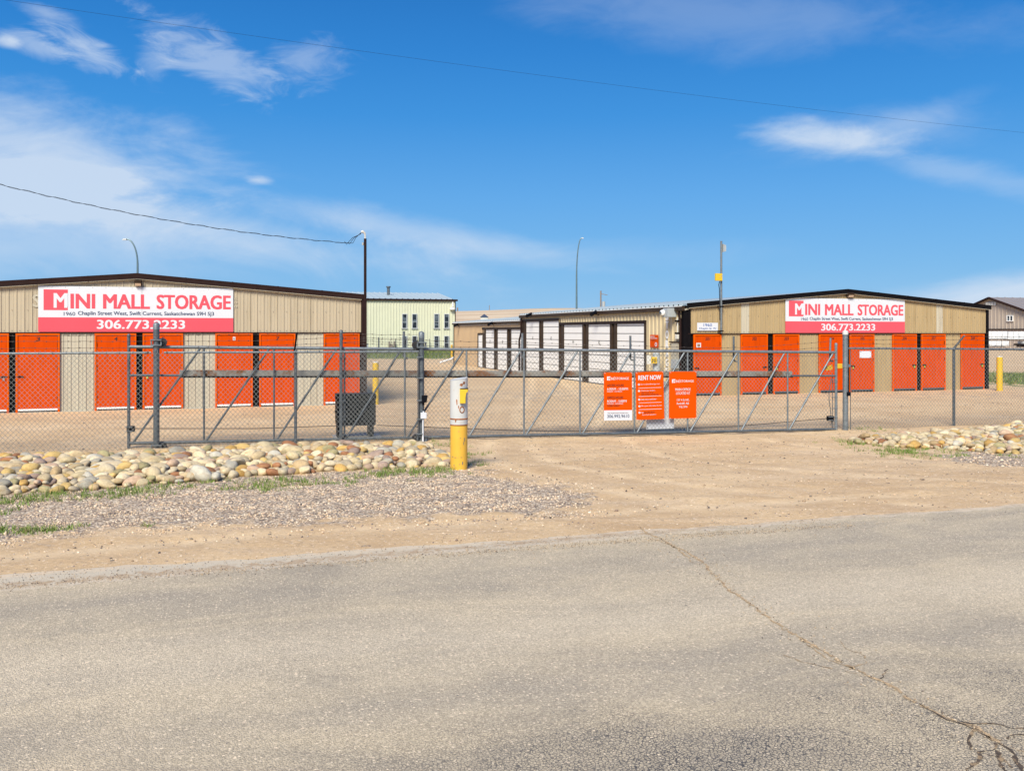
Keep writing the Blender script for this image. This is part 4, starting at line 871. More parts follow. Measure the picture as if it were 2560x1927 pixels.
bk = MB(); WF.box(bk, W(1616), v1w, -.30, -.062, 0, hA); bk.build('recess', M['void'], wing)
ev = MB(); WF.box(ev, -.02, v1w+.15, .0, .13, zew-.13, zew+.03); ev.build('gutter', M['brownmid'], wing)
el_ = MB(); WF.box(el_, -.02, v1w+.15, .1305, .14, zew+.012, zew+.035); el_.build('eave_flashing', M['white'], wing)
# ribbed roof rising from the eave to the ridge
def ribroof(fr, s0, s1, z0, run, rise, m, bld, pitch=.3, rib=.035, name='roof', n_over=.10):
    r = MB(); a = s0
    while a < s1:
        b = min(a+pitch, s1)
        for (x0, h0), (x1, h1) in (((a, 0), (a+pitch*.72, 0)), ((a+pitch*.72, 0), (a+pitch*.80, rib)), ((a+pitch*.80, rib), (a+pitch*.92, rib)), ((a+pitch*.92, rib), (b, 0))):
            if x1 > s1+.001: break
            r.quad(fr.w(x0, n_over, z0+h0), fr.w(x1, n_over, z0+h1), fr.w(x1, -run, z0+rise+h1), fr.w(x0, -run, z0+rise+h0))
        a = b
    # dark closure under each rib end
    a = s0; k = MB()
    while a+pitch <= s1+.001:
        k.quad(fr.w(a+pitch*.72, n_over-.004, z0), fr.w(a+pitch*.92, n_over-.004, z0), fr.w(a+pitch*.92, n_over-.004, z0+rib*.95), fr.w(a+pitch*.78, n_over-.004, z0+rib*.95)); a += pitch
    o = r.build(name, m, bld); k.build('rib_closure', M['black'], o); return o
slope = (z2a-z2l)/(apx2-a_l2)
ribroof(WF, -.05, v1w+.15, zew+.035, apx2-U2, (apx2-U2)*slope, M['roof'], wing, .36, .06)
dsp = MB(); q = [WF.w(.25, .10, zew-.05), WF.w(.25, .08, zew-.25), WF.w(.22, .05, zew-.5), WF.w(.22, .05, .1)]; dsp.path(q, .045, 6); dsp.build('downspout', M['brown'], wing); dsp = MB(); dsp.path([WF.w(v1w-.1, .08, zew-.1), WF.w(v1w-.1, .08, zew-.9), WF.w(v1w+.15, .1, zew-1.3), WF.w(v1w+.15, .1, .1)], .05, 6); dsp.build('downspout', M['brown'], wing)
cn = MB(); WF.box(cn, -.02, .22, -.2, .02, 0, zew-.1); cn.build('corner_trim', M['black'], wing)
# cameras, conduit, enclosure, notices on the side wall
def wall_camera(bld, fr, px, py, n=.25, k=1.0):
    c = fr.pt(px, py, n); s_, z_ = fr.sz(px, py, n); m = MB()
    d = (Vector((-.55, -.75, -.28))).normalized(); a = c-d*.16*k; b = c+d*.2*k
    m.tube(a, b, .075*k, n=8); m.tube(b, b+d*.05*k, .085*k, n=8); m.path([c, fr.w(s_+.05, n*.5, z_-.05), fr.w(s_+.05, .02, z_-.08)], .03*k, 6); return m.build('camera', M['boxblack'], bld, smooth=True)
wall_camera(wing, WF, 1324, 786.5); wall_camera(wing, WF, 1486, 782)
cd = MB(); q0 = WF.sz(1330, 789, .03); q1 = WF.sz(1478, 783.5, .03); cd.tube(WF.w(q0[0], .05, q0[1]), WF.w(q1[0], .05, q1[1]), .022, n=6); cd.build('conduit', M['offwhite'], wing)
s1_, z1_ = WF.sz(1681, 793, .06); s0_, z2_ = WF.sz(1692.5, 770, .06); 
bx = MB(); sn0, sn1 = W(1694), W(1681.5); WF.box(bx, sn0, sn1, .04, .38, z1_, z2_); enc = bx.build('enclosure', M['greybox'], wing, bevel=.01)
dm = MB(); c = WF.w((sn0+sn1)/2+.12, .42, (z1_+z2_)/2); 
for kk in range(6):
    pass
dm.lathe((c.x, c.y, c.z), [(.02, -.10), (.07, -.08), (.095, -.03), (.10, .02), (.07, .08), (.02, .10)], 14); dm.build('dome_camera', M['white'], enc, smooth=True)
dm = MB(); c2 = c+Vector((-.08, -.05, -.01)); dm.lathe((c2.x, c2.y, c2.z), [(.01, -.05), (.04, -.035), (.05, 0), (.04, .035), (.01, .05)], 12); dm.build('dome_lens', M['glass'], enc, smooth=True)
cd = MB(); s2_, zt_ = WF.sz(1694, 794, .06); cd.tube(WF.w(s2_, .06, zt_), WF.w(s2_, .06, WF.sz(1694, 835, .06)[1]), .02, n=6); WF.box(cd, s2_-.06, s2_+.06, .03, .12, WF.sz(1694, 847, .06)[1], WF.sz(1694, 836, .06)[1]); cd.build('conduit', M['conduit'], wing)
cd = MB()
for py in (802.5, 833):
    zz = WF.sz(1694, py, .06)[1]; WF.box(cd, s2_-.05, s2_+.10, .02, .12, zz-.03, zz+.03)
cd.build('conduit_clamp', M['black'], wing)
hb = MB(); zz = WF.sz(1690, 855, .06)[1]; WF.box(hb, W(1701), W(1677), .035, .07, zz-.02, zz+.02); hb.build('wall_bracket', M['brownmid'], wing)
pn = MB(); WF.box(pn, W(1699), W(1681), .03, .045, .62, zz-.02); pn.build('wall_patch', M['tanpale'], wing, label='patched rectangle of paler siding below the enclosure')
mt = MB(); WF.box(mt, W(1701), W(1688), .05, .17, WF.sz(1694, 921, .1)[1], WF.sz(1694, 899, .1)[1]); mt.build('meter_box', M['greybox'], wing)
# faded vertical word on the wall
ft = MB(); mf = Mirror(WF); mf2 = mf
for ch, y0, y1 in (('S', 778, 801), ('T', 803, 822), ('O', 825.5, 847), ('R', 850, 870), ('A', 873, 893), ('G', 896, 916), ('E', 919, 935)):
    sa, za_ = WF.sz(1671, y1, .05); sb, zb_ = WF.sz(1663, y0, .05); put_text(ft, mf, ch, -sb, -sa, za_, zb_, .040, .075)
ft.build('faded_lettering', M['white'], wing, label='faded white vertical letters spelling STORAGE')
# orange notice on the wing wall
sa, za_ = WF.sz(1645, 869, .06); sb, zb_ = WF.sz(1625, 837, .06)
ns = thing('notice_sign', WF.w((sa+sb)/2, .05, za_), 'small orange notice with a white oval fixed to the tan wing wall', 'sign')
m = MB(); WF.box(m, sa, sb, .045, .06, za_, zb_); m.build('panel', M['orangesign'], ns)
m = MB(); hs = zb_-za_; wd = sb-sa
for k, (f0_, f1_, g0, g1) in enumerate(((.05, .62, .10, .20), (.05, .92, .23, .33))):
    q = zb_-hs*g1; e0 = -sb+wd*f0_; e1 = -sb+wd*f1_; put_text(m, mf, ('SERVICE', 'CALL US NOW')[k], e0, e1, q, zb_-hs*g0, .064, .03)
m.build('lettering', M['signwhite'], ns)
m = MB(); put_text(m, mf, 'for assistance', -sb+wd*.06, -sb+wd*.7, zb_-hs*.46, zb_-hs*.38, .064, .01); m.build('small_print', M['redink'], ns)
m = MB(); cx_, cz_ = -sb+wd*.76, zb_-hs*.75; m.poly([mf.w(cx_+wd*.14*math.cos(t_), .065, cz_+hs*.16*math.sin(t_)) for t_ in np.linspace(0, 6.283, 20, endpoint=False)]); o = m.build('oval', M['signwhite'], ns)
m = MB(); m.poly([mf.w(cx_+wd*.07*math.cos(t_), .068, cz_+hs*.07*math.sin(t_)) for t_ in np.linspace(0, 6.283, 16, endpoint=False)]); m.build('oval_mark', M['orangesign'], o)

# ---- far lower wing
UF = U2+.05; v2a = v1w+.25; VF = Frame((WF.w(0, -.05, 0).x, WF.w(0, -.05, 0).y), 0); VF.u = WF.u; VF.n = WF.n
V = VF.s_of; v2b = V(1136); z_e2 = (VF.sz(1136, 808)[1]+VF.sz(1300, 802)[1])/2
w2 = thing('storage_building', VF.w((v2a+v2b)/2, -.2, 0), 'lower brown-tan storage wing at the far end of the yard with three white doors', 'storage building')
m = MB(); hB2 = 2.42; corr(m, VF, v2a, V(1213), hB2, z_e2, .3, .03, minor=False); corr(m, VF, V(1213), V(1196), 2.12, z_e2, .3, .03, minor=False); m.build('wall', M['tanfar'], w2)
m = MB(); corr(m, VF, V(1195.5), v2b, -.05, z_e2, .3, .03, minor=False); m.build('wall', M['tanfar'], w2)
for (x1, x0, nn) in ((1302.5, 1278, '22'), (1268, 1244, '21'), (1235, 1214.5, '20')): white_door(w2, VF, V(x1), V(x0), 2.34, nn)
for x1, x0 in ((1277.5, 1275), (1270.5, 1268), (1243.5, 1241.5), (1238, 1235.5), (1214, 1206.5)): m = MB(); VF.box(m, V(x1), V(x0), -.06, .02, 0, hB2); m.build('door_post', M['brownmid'], w2)
m = MB(); VF.box(m, v2a, V(1206.5), -.12, .05, hB2-.09, hB2+.02); m.build('door_header', M['brown'], w2)
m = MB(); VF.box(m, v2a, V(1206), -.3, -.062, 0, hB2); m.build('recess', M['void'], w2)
m = MB(); VF.box(m, V(1205.5), V(1197), -.05, .02, .05, 2.0); o = m.build('door', M['white'], w2, label='narrow white walk-in door'); m = MB(); VF.box(m, V(1197), V(1195.5), -.05, .05, 0, 2.1); VF.box(m, V(1205.5), V(1197), -.05, .05, 2.0, 2.1); m.build('door_frame', M['brownmid'], o)
m = MB(); VF.box(m, v2a-.3, v2b+.15, 0, .14, z_e2-.10, z_e2+.02); m.build('gutter', M['brownmid'], w2)
m = MB(); VF.box(m, v2a-.3, v2b+.15, .141, .15, z_e2-.01, z_e2+.03); m.build('eave_flashing', M['white'], w2)
ribroof(VF, v2a-.3, v2b+.2, z_e2+.03, 6, 6*.085, M['roof'], w2, .36, .05)
m = MB(); VF.box(m, v2b, v2b+.08, -.1, .05, 0, z_e2); m.build('corner_trim', M['brown'], w2)
m = MB(); m.quad(VF.w(v2b+.04, 0, 0), VF.w(v2b+.04, -6, 0), VF.w(v2b+.04, -6, z_e2+.5), VF.w(v2b+.04, 0, z_e2)); m.build('end_wall', M['tanfar'], w2)
wall_camera(w2, VF, 1141, 812, .25, 1.0); wall_camera(w2, VF, 1227, 808.5, .25, 1.0)
m = MB(); q0 = VF.sz(1145, 814, .04); q1 = VF.sz(1298, 809.5, .04); m.tube(VF.w(q0[0], .05, q0[1]), VF.w(q1[0], .05, q1[1]-.02), .022, n=6); m.build('conduit', M['offwhite'], w2)

# ------------------------------------------------------------------ pale green two-storey shed
PGp = G(1137.5, 884); D_ = 96.0; PG = Frame((P3(1137.5, 0, D_).x, D_), TH); Q = PG.s_of
pg = thing('green_shed', PG.w(-6, -.2, 0), 'tall pale green metal shed with narrow dark windows behind the yard', 'building')
zt_g = PG.sz(1137, 752)[1]; aL = Q(700)
m = MB(); corr(m, PG, aL, 0, -.1, zt_g, .30, .05, minor=False); m.build('wall', M['palegreen'], pg)
m = MB(); PG.box(m, aL-.1, .25, -.02, .22, zt_g-.05, zt_g+.14); m.build('fascia', M['brown'], pg)
rfz = PG.sz(1100, 741)[1]; ribroof(PG, aL-.1, .2, zt_g+.14, 7, .95, M['roofpale'], pg, .6, .05)
m = MB(); PG.box(m, -.06, .07, -.1, .05, 0, zt_g); m.build('corner_trim', M['brownmid'], pg)
m = MB(); m.poly([PG.w(.04, 0, 0), PG.w(.04, -14, 0), PG.w(.04, -14, zt_g), PG.w(.04, -7, zt_g+1.0), PG.w(.04, 0, zt_g)]); m.build('end_wall', M['palegreen'], pg)
for px in (1011, 1036, 1091, 1116):
    for y0, y1 in ((786, 820), (841, 871)):
        a0 = Q(px-5); a1 = Q(px+5); z0 = PG.sz(px, y1)[1]; z1 = PG.sz(px, y0)[1]; f_ = MB()
        PG.box(f_, a0-.07, a0, .03, .11, z0-.07, z1+.07); PG.box(f_, a1, a1+.07, .03, .11, z0-.07, z1+.07); PG.box(f_, a0, a1, .03, .11, z1, z1+.07); PG.box(f_, a0-.12, a1+.12, .03, .14, z0-.09, z0)
        o = f_.build('window', M['alu'], pg); g_ = MB(); PG.box(g_, a0, a1, .03, .06, z0, z1); g_.build('glass', M['glass'], o)
        if y0 < 800 or px > 1030:
            g_ = MB(); zz = z0+(z1-z0)*.45; PG.box(g_, a0, a1, .061, .08, zz-.02, zz+.02); g_.build('mullion', M['greybox'], o)
m = MB(); c = PG.pt(971, 741, -4); m.tube((c.x, c.y, c.z-.3), (c.x, c.y, c.z+.95), .16, n=10); m.tube((c.x, c.y, c.z+.95), (c.x, c.y, c.z+1.1), .24, n=10); m.build('flue', M['galvdark'], pg, smooth=True)
m = MB(); c = PG.pt(1131, 772, .2); m.lathe((c.x, c.y, c.z-.1), [(.28, 0), (.3, .1), (.15, .25)], 12); c2 = PG.pt(1131, 762, .1); PG.box(m, Q(1130), Q(1133), .02, .12, c2.z-.2, c2.z+.45); m.build('wall_light', M['white'], pg)
m = MB(); z_ = .0
for (p0, p1, y0, y1) in ((970, 973, 853, 880), (983, 986, 853, 866), (972, 984, 866, 867.5), (971, 985, 858, 859.5)): PG.box(m, Q(p0), Q(p1), .3, .45, PG.sz(p0, y1)[1], PG.sz(p0, y0)[1])
PG.box(m, Q(974), Q(980), .25, .6, PG.sz(975, 872)[1], PG.sz(975, 862)[1]); m.build('gas_meter', M['wood'], pg)
m = MB(); PG.box(m, Q(945), Q(947), .05, .12, .1, PG.sz(946, 843)[1]); PG.box(m, Q(988), Q(989), .05, .1, .1, PG.sz(988, 847)[1]); PG.box(m, Q(1071), Q(1072), .3, .4, .0, PG.sz(1071, 847)[1]); m.build('pipe', M['galvdark'], pg)
u = thing('utility_box', PG.w(Q(917), 3, 0), 'grey utility cabinet beside the shed, left of a white pail', 'cabinet'); m = MB(); PG.box(m, Q(909, 3), Q(920, 3), 2.6, 3.2, 0, .95); m.build('cabinet', M['greybox'], u, bevel=.03); m = MB(); PG.box(m, Q(909, 3)-.02, Q(920, 3)+.02, 2.55, 3.25, .95, 1.0); m.build('lid', M['galvdark'], u)
u = thing('pail', PG.w(Q(925), 3, 0), 'white plastic pail standing in the grass before the shed', 'pail'); m = MB(); c = PG.w(Q(925), 3, 0); m.lathe(tuple(c), [(.26, 0), (.30, .55), (.32, .56), (.32, .62), (.28, .62)], 14); m.build('bucket', M['white'], u, smooth=True); m = MB(); m.lathe((c.x, c.y, c.z+.62), [(.30, 0), (.30, .03)], 14); m.build('lid', M['white'], u)
# fallen downspout
p0 = G(1101, 906, .05); p1 = G(1127, 898, .25); m = MB(); m.path([p0, p1, G(1134, 894, .35)], [.07, .07, .07], 6); o = m.build('drain_pipe', M['white']); tag(rebase(o, p0), 'white drain pipe lying on the gravel beside the far yellow bollard', 'pipe')

# ------------------------------------------------------------------ greige gabled building at right
GD = 120.0; GA = P3(2477, 746, GD); GF = Frame((GA.x, GA.y), math.atan2(FV.y, FV.x)); GF.n = -FU
gb = thing('gabled_barn', Vector((GA.x, GA.y, 0)), 'large greige gabled metal building at the right edge beyond the yard', 'building')
hw = 11.5; zr_ = GA.z; ze_ = zr_-hw*.32; zs = 2.55
m = MB(); corr(m, GF, -hw, hw, -.1, lambda a: zr_-abs(a)*.32, .6, .06, minor=False); m.build('wall', M['greige'], gb)
m = MB(); GF.box(m, -hw-.05, hw+.05, .06, .16, zs-.12, zs+.02); m.build('belt_trim', M['brown'], gb)
m = MB(); corr(m, GF, -hw, hw, 0, zs-.12, .6, .05, n=.02, minor=False); m.build('wainscot', M['greige'], gb)
for sg in (-1, 1):
    m = MB(); lx = 40
    m.box8([GA+FV*sg*-.0+FU*-.35+Vector((0, 0, 0)), GA+FV*(sg*(hw+.4))+FU*-.35+Vector((0, 0, -(hw+.4)*.32)), GA+FV*(sg*(hw+.4))+FU*lx+Vector((0, 0, -(hw+.4)*.32)), GA+FU*lx] + [GA+FU*-.35+Vector((0, 0, .15)), GA+FV*(sg*(hw+.4))+FU*-.35+Vector((0, 0, .15-(hw+.4)*.32)), GA+FV*(sg*(hw+.4))+FU*lx+Vector((0, 0, .15-(hw+.4)*.32)), GA+FU*lx+Vector((0, 0, .15))])
    rf_ = m.build('roof', M['roofgrey'], gb)
    m = MB()
    for k in range(30):
        a = -.2+k*1.3; b0 = GA+FU*a+Vector((0, 0, .16)); b1 = GA+FV*(sg*(hw+.4))+FU*a+Vector((0, 0, .16-(hw+.4)*.32)); m.tube(b0, b1, .05, n=4)
    m.build('standing_seam', M['roofgrey'], rf_)
    m = MB(); m.path([GA+FU*-.40+Vector((0, 0, .05)), GA+FV*(sg*(hw+.45))+FU*-.40+Vector((0, 0, .05-(hw+.45)*.32))], .16, 4); m.build('rake_trim', M['brown'], gb)
m = MB(); fw_ = Frame((GA-FV*hw).xy, TH); corr(m, fw_, 0, 40, 0, ze_, .6, .05, minor=False); m.build('side_wall', M['greige'], gb)
a0, z0 = GF.sz(2517, 803.5, .1); a1, z1 = GF.sz(2533, 788, .1); s0, s1 = min(a0, a1), max(a0, a1)
m = MB(); GF.box(m, s0, s1, .06, .16, z0, z0+.09); GF.box(m, s0, s1, .06, .16, z1-.09, z1); GF.box(m, s0, s0+.09, .06, .16, z0+.09, z1-.09); GF.box(m, s1-.09, s1, .06, .16, z0+.09, z1-.09); GF.box(m, (s0+s1)/2-.05, (s0+s1)/2+.05, .06, .16, z0+.09, z1-.09); o = m.build('window', M['white'], gb)
m = MB(); GF.box(m, s0+.09, s1-.09, .06, .1, z0+.09, z1-.09); m.build('glass', M['glass'], o)
a0, z0 = GF.sz(2464, 764, .1); a1, z1 = GF.sz(2491, 755, .1); s0, s1 = min(a0, a1), max(a0, a1); m = MB()
for k in range(4): GF.box(m, s0+(s1-s0)*k/4+.05, s0+(s1-s0)*(k+1)/4-.05, .06, .14, z0, z1)
m.build('gable_vent', M['offwhite'], gb)
# wrapped lumber packs and trailer
PK = Frame(P3(2466, 0, 104).xy, R(4)); 
k_ = 0
for (p0, p1, y0, y1, lab) in ((2466, 2520, 828, 849, 'white wrapped pack on the top tier, beside the black corner of the right building'), (2521, 2600, 828.5, 850, 'white wrapped pack on the top tier at the right edge'), (2466, 2505, 852, 867, 'white wrapped pack on the bottom tier, beside the black corner of the right building'), (2506, 2524, 852, 867, 'short white wrapped pack, bottom tier, between two longer packs'), (2560, 2640, 852, 867, 'white wrapped pack on the bottom tier at the right edge')):
    a0, a1 = PK.s_of(p0), PK.s_of(p1)-.05; z0, z1 = PK.sz(p0, y1)[1], PK.sz(p0, y0)[1]
    t = thing('wrapped_pack', PK.w((a0+a1)/2, -.6, z0), lab, 'lumber pack', 'wrapped packs stacked beyond the yard')
    m = MB(); PK.box(m, a0, a1, -1.2, 0, z0+.08, z1-.02); m.build('wrapped_bundle', M['wrap'], t, bevel=.03)
    m = MB(); n_ = max(2, int((a1-a0)/.55))
    for k in range(1, n_): PK.box(m, a0+(a1-a0)*k/n_-.02, a0+(a1-a0)*k/n_+.02, .0, .012, z0+.08, z1-.02)
    m.build('strap', M['greybox'], t)
    m = MB()
    for k in range(int((a1-a0)/.9)+1): PK.box(m, a0+.1+k*.85, a0+.25+k*.85, -1.2, 0.02, z0, z0+.08)
    m.build('bearer', M['brown'], t)
a0, a1 = PK.s_of(2526), PK.s_of(2640); t = thing('flat_trailer', PK.w((a0+a1)/2, 1, 0), 'dark flat trailer in front of the wrapped packs', 'trailer'); m = MB(); zz = PK.sz(2540, 862, 1)[1]; PK.box(m, a0, a1, .6, 2.2, zz-.05, zz+.14); m.build('deck', M['black'], t); m = MB(); PK.box(m, a0+.2, a1, .8, .95, zz-.25, zz-.05); m.build('rail', M['brownmid'], t)
m = MB()
for k in (.35, .5):
    c = PK.w(a0+(a1-a0)*k, .7, .38); q = PK.n*.12; m.tube(c-q, c+q, .36, n=14)
m.build('wheel', M['rubber'], t)

# ------------------------------------------------------------------ distant lamps, poles
def lamp(px0, py_top, pxh, pyh, dist, label, sgn):
    b = P3(px0, 0, dist); zb = 0; zt_ = H+(HY-pyh)*dist/F; ex = (pxh-px0)/F*dist
    t = thing('street_lamp', (b.x, b.y, 0), label, 'street lamp', 'curved-arm street lamps behind the buildings')
    hh = zt_; zs_ = H+(HY-py_top)*dist/F
    pts = [Vector((b.x, b.y, 0)), Vector((b.x, b.y, zs_*.6)), Vector((b.x, b.y, zs_))]
    for k in range(1, 11):
        a = k/10*math.pi/2; pts.append(Vector((b.x+ex*.82*(1-math.cos(a)), b.y, zs_+(zt_-zs_)*math.sin(a))))
    m = MB(); m.path(pts, [.12, .10, .08]+[.07-.003*k for k in range(10)], 8); m.build('pole', M['poleg'], t, smooth=True)
    e = pts[-1]; m = MB(); m.box8([e+Vector((0, -.12, -.07)), e+Vector((ex*.30, -.14, -.08)), e+Vector((ex*.30, .14, -.08)), e+Vector((0, .12, -.07)), e+Vector((0, -.08, .05)), e+Vector((ex*.26, -.08, .03)), e+Vector((ex*.26, .08, .03)), e+Vector((0, .08, .05))]); m.build('lamp_head', M['greybox'], t)
lamp(344, 660, 311, 598, 70, 'curved street lamp rising behind the left building ridge, arm to the left', -1)
lamp(1441.5, 690, 1457, 595, 95, 'slender street lamp behind the white-door wing, arm to the right', 1)
b = P3(1502, 0, 160); t = thing('utility_pole', (b.x, b.y, 0), 'short wooden utility pole behind the white-door wing, right of the street lamp', 'utility pole'); m = MB(); zt_ = H+(HY-727)*160/F; m.tube((b.x, b.y, 0), (b.x, b.y, zt_), .17, .13, 8); m.build('pole', M['wood'], t, smooth=True)
m = MB(); m.tube((b.x+.5, b.y-.1, zt_-2.9), (b.x+.5, b.y-.1, zt_-1.9), .28, n=10); m.build('transformer', M['greybox'], t); m = MB(); m.tube((b.x-.2, b.y, zt_-.5), (b.x+1.2, b.y, zt_-.75), .06, n=6); m.build('crossarm', M['wood'], t)
for (px, yb, yt, lab) in ((1144, 777, 769, 'tiny marker post on the far hill, beside the green shed'), (1223.5, 778, 763, 'thin radio mast on the far hill crest above the lower wing')):
    b = P3(px, 0, 900); t = thing('hill_mast', (b.x, b.y, 18), lab, 'mast'); m = MB(); m.tube((b.x, b.y, 12), (b.x, b.y, H+(HY-yt)*900/F), .35 if px > 1200 else .8, n=5); m.build('pole', M['wood'], t)
b = P3(1211, 800, 330); t = thing('farm_shed', (b.x, b.y, b.z-4), 'small dark-roofed farm shed on the far slope', 'building'); m = MB(); m.box8([(b.x-1.3, b.y-2, b.z-3.5), (b.x+1.3, b.y-2, b.z-3.5), (b.x+1.3, b.y+2, b.z-3.5), (b.x-1.3, b.y+2, b.z-3.5), (b.x-1.3, b.y-2, b.z+1.0), (b.x+1.3, b.y-2, b.z+1.0), (b.x+1.3, b.y+2, b.z+1.0), (b.x-1.3, b.y+2, b.z+1.0)]); m.build('wall', M['offwhite'], t)
m = MB(); m.add([(b.x-1.6, b.y-2.2, b.z+1), (b.x+1.6, b.y-2.2, b.z+1), (b.x, b.y-2.2, b.z+2.2), (b.x-1.6, b.y+2.2, b.z+1), (b.x+1.6, b.y+2.2, b.z+1), (b.x, b.y+2.2, b.z+2.2)], ((0, 1, 2), (3, 5, 4), (0, 2, 5, 3), (1, 4, 5, 2), (0, 3, 4, 1))); m.build('roof', M['navy'], t)

# brown service mast with weatherhead at the corner of the left building
sa = S(910, .06); _, zt_ = FA.sz(911, 597, .06); t = thing('service_mast', FA.w(sa, .08, 0), 'dark brown service mast with curved weatherhead at the left building corner', 'mast')
m = MB(); FA.box(m, sa-.075, sa+.075, .0, .13, 0, z_r-.05); m.build('post', M['brown'], t)
m = MB(); m.tube(FA.w(sa+.03, .10, z_r-.1), FA.w(sa+.03, .10, zt_), .042, n=10); m.build('pole', M['brown'], t, smooth=True)
m = MB(); c = FA.w(sa+.03, .10, zt_); m.path([c, c+Vector((0, 0, .10)), c+Vector((-.02, 0, .17)), c+Vector((-.07, -.02, .21)), c+Vector((-.12, -.03, .20))], [.025, .025, .035, .045, .035], 8); m.build('weatherhead', M['offwhite'], t, smooth=True)
m = MB(); c2 = c+Vector((-.06, -.02, -.06)); 
for k in range(3): m.path([c+Vector((-.12, -.03, .18-.02*k)), c+Vector((-.28-.05*k, -.04, .02)), c+Vector((-.36-.1*k, -.05, -.14-.02*k)), c+Vector((-.62, -.03, -.13+.02*k))], .008, 5)
m.build('drip_loop', M['cable'], t); m = MB(); m.tube(c+Vector((-.07, 0, -.12)), c+Vector((-.07, 0, -.2)), .03, n=8); m.build('insulator', M['greybox'], t)
def span(name, A_, B_, sag, r, label, wob=0, n_=80, extra=False):
    pts = []
    for k in range(n_+1):
        f = k/n_; p = A_.lerp(B_, f); p = p+Vector((0, 0, -sag*4*f*(1-f)+wob*math.sin(k*2.1)*random.uniform(.4, 1))); pts.append(p)
    m = MB(); m.path(pts, r, 5)
    if extra: m.path([p+Vector((.012*math.sin(i*.9), 0, .02*math.cos(i*.9))) for i, p in enumerate(pts)], r*.8, 5)
    o = m.build(name, M['cable']); tag(rebase(o, A_), label, 'cable'); return o
cend = FA.w(sa+.03, .10, zt_)+Vector((-.6, -.03, -.13)); A1 = P3(-260, 392, 22.0)
span('service_cable', A1, cend, .32, .0065, 'twisted black service cable running from the left edge to the brown mast', .006, 110, True)
span('overhead_line', P3(-900, -138, 13.5), P3(3400, 402, 30), .42, .0024, 'thin overhead line crossing the whole sky from the upper left', 0, 120)

# ------------------------------------------------------------------ fence and gate
ga = math.atan2(21.3-17.2, 7.62+7.32); GT = Frame((-7.32, 17.2), ga)        # n > 0 is the road side
SG = GT.s_of
def zgr(fr, s_, n=0): 
    p = fr.w(s_, n, 0); return float(gz(p.x, p.y))
def chain_link(fr, s0, s1, n, zb, zt, dx=.088, r=.0031, knuckle=True, slack=.004, dy=.098):
    """two crossing families of bent wires, one mesh"""
    m = MB(); zb_ = zb if callable(zb) else (lambda a: zb); zt_ = zt if callable(zt) else (lambda a: zt)
    hgt = max(zt_(s0)-zb_(s0), zt_(s1)-zb_(s1)); nrow = int(round(hgt/dy*2)); hx = dx/2
    cols = int((s1-s0)/hx)
    # node grid with a little slack so that the diamonds are uneven
    J = {}
    def node(i, j):
        if (i, j) not in J:
            s_ = s0+i*hx; f = j/nrow; zz0, zz1 = zb_(s_), zt_(s_)
            bow = .012*math.sin(s_*1.3+1)*math.sin(f*3.1)
            J[(i, j)] = fr.w(s_+random.uniform(-slack, slack)+.012*math.sin(s_*.9+f*3)*math.sin(f*math.pi), n+bow+(.0025 if (i//1) % 2 else -.0025), zz0+(zz1-zz0)*f+random.uniform(-slack, slack)*(.5 if 0 < j < nrow else 0))
        return J[(i, j)]
    def seg(a, b):
        d = (b-a).normalized(); up = fr.n; q = d.cross(up).normalized()*r; w_ = up*r
        k = len(m.v); 
        for p in (a, b):
            m.v.append(tuple(p+q+w_*.6)); m.v.append(tuple(p-q+w_*.6)); m.v.append(tuple(p-w_))
        m.f += [(k, k+1, k+4, k+3), (k+1, k+2, k+5, k+4), (k+2, k, k+3, k+5)]
    for i in range(0, cols, 1):
        for j in range(nrow):
            if (i+j) % 2 == 0:
                seg(node(i, j), node(i+1, j+1))
            else: seg(node(i+1, j), node(i, j+1))
    if knuckle:
        for i in range(0, cols, 1):
            if (i+nrow) % 2 == 0:
                a = node(i, nrow); seg(a, a+Vector((0, 0, .035))+fr.u*.006); seg(a+Vector((0, 0, .035))+fr.u*.006, a+Vector((0, 0, .05))-fr.u*.012)
    return m
def barbed(fr, pts_list, n, r=.0033, wave=.006):
    """strands through (px,py) points"""
    m = MB()
    for pts in pts_list:
        P = [fr.pt(px, py, n) for px, py in pts]; Q = []
        for a, b in zip(P[:-1], P[1:]):
            L_ = (b-a).length; k = max(2, int(L_/.09))
            for i in range(k):
                f = i/k; Q.append(a.lerp(b, f)+Vector((0, 0, -.018*4*f*(1-f)*min(1, L_/3)+random.uniform(-wave, wave))))
        Q.append(P[-1]); m.path(Q, r, 4, False)
        acc = 0
        for a, b in zip(Q[:-1], Q[1:]):
            acc += (b-a).length
            if acc > .125:
                acc = 0; d = Vector((random.uniform(-.3, .3), random.uniform(-.3, .3), 1)).normalized()*.018
                m.tube(a-d, a+d, .0025, n=3, caps=False); e = (b-a).normalized(); m.tube(a-e*.016, a+e*.016, .0065, n=4)
    return m
def pipe_line(fr, p0, p1, n, r, n2=None): return MB().tube(fr.pt(*p0, n), fr.pt(*p1, n if n2 is None else n2), r, n=10)

# sliding gate
gate = thing('sliding_gate', GT.w(7.5, 0, 0), 'long galvanised chain-link sliding gate with diagonal braces across the driveway', 'gate')
TL, TR = (322, 867), (2090, 881); BL_, BR_ = (322, 1108), (2090, 1072.5)
def ztop(px): return TL[1]+(TR[1]-TL[1])*(px-TL[0])/(TR[0]-TL[0])
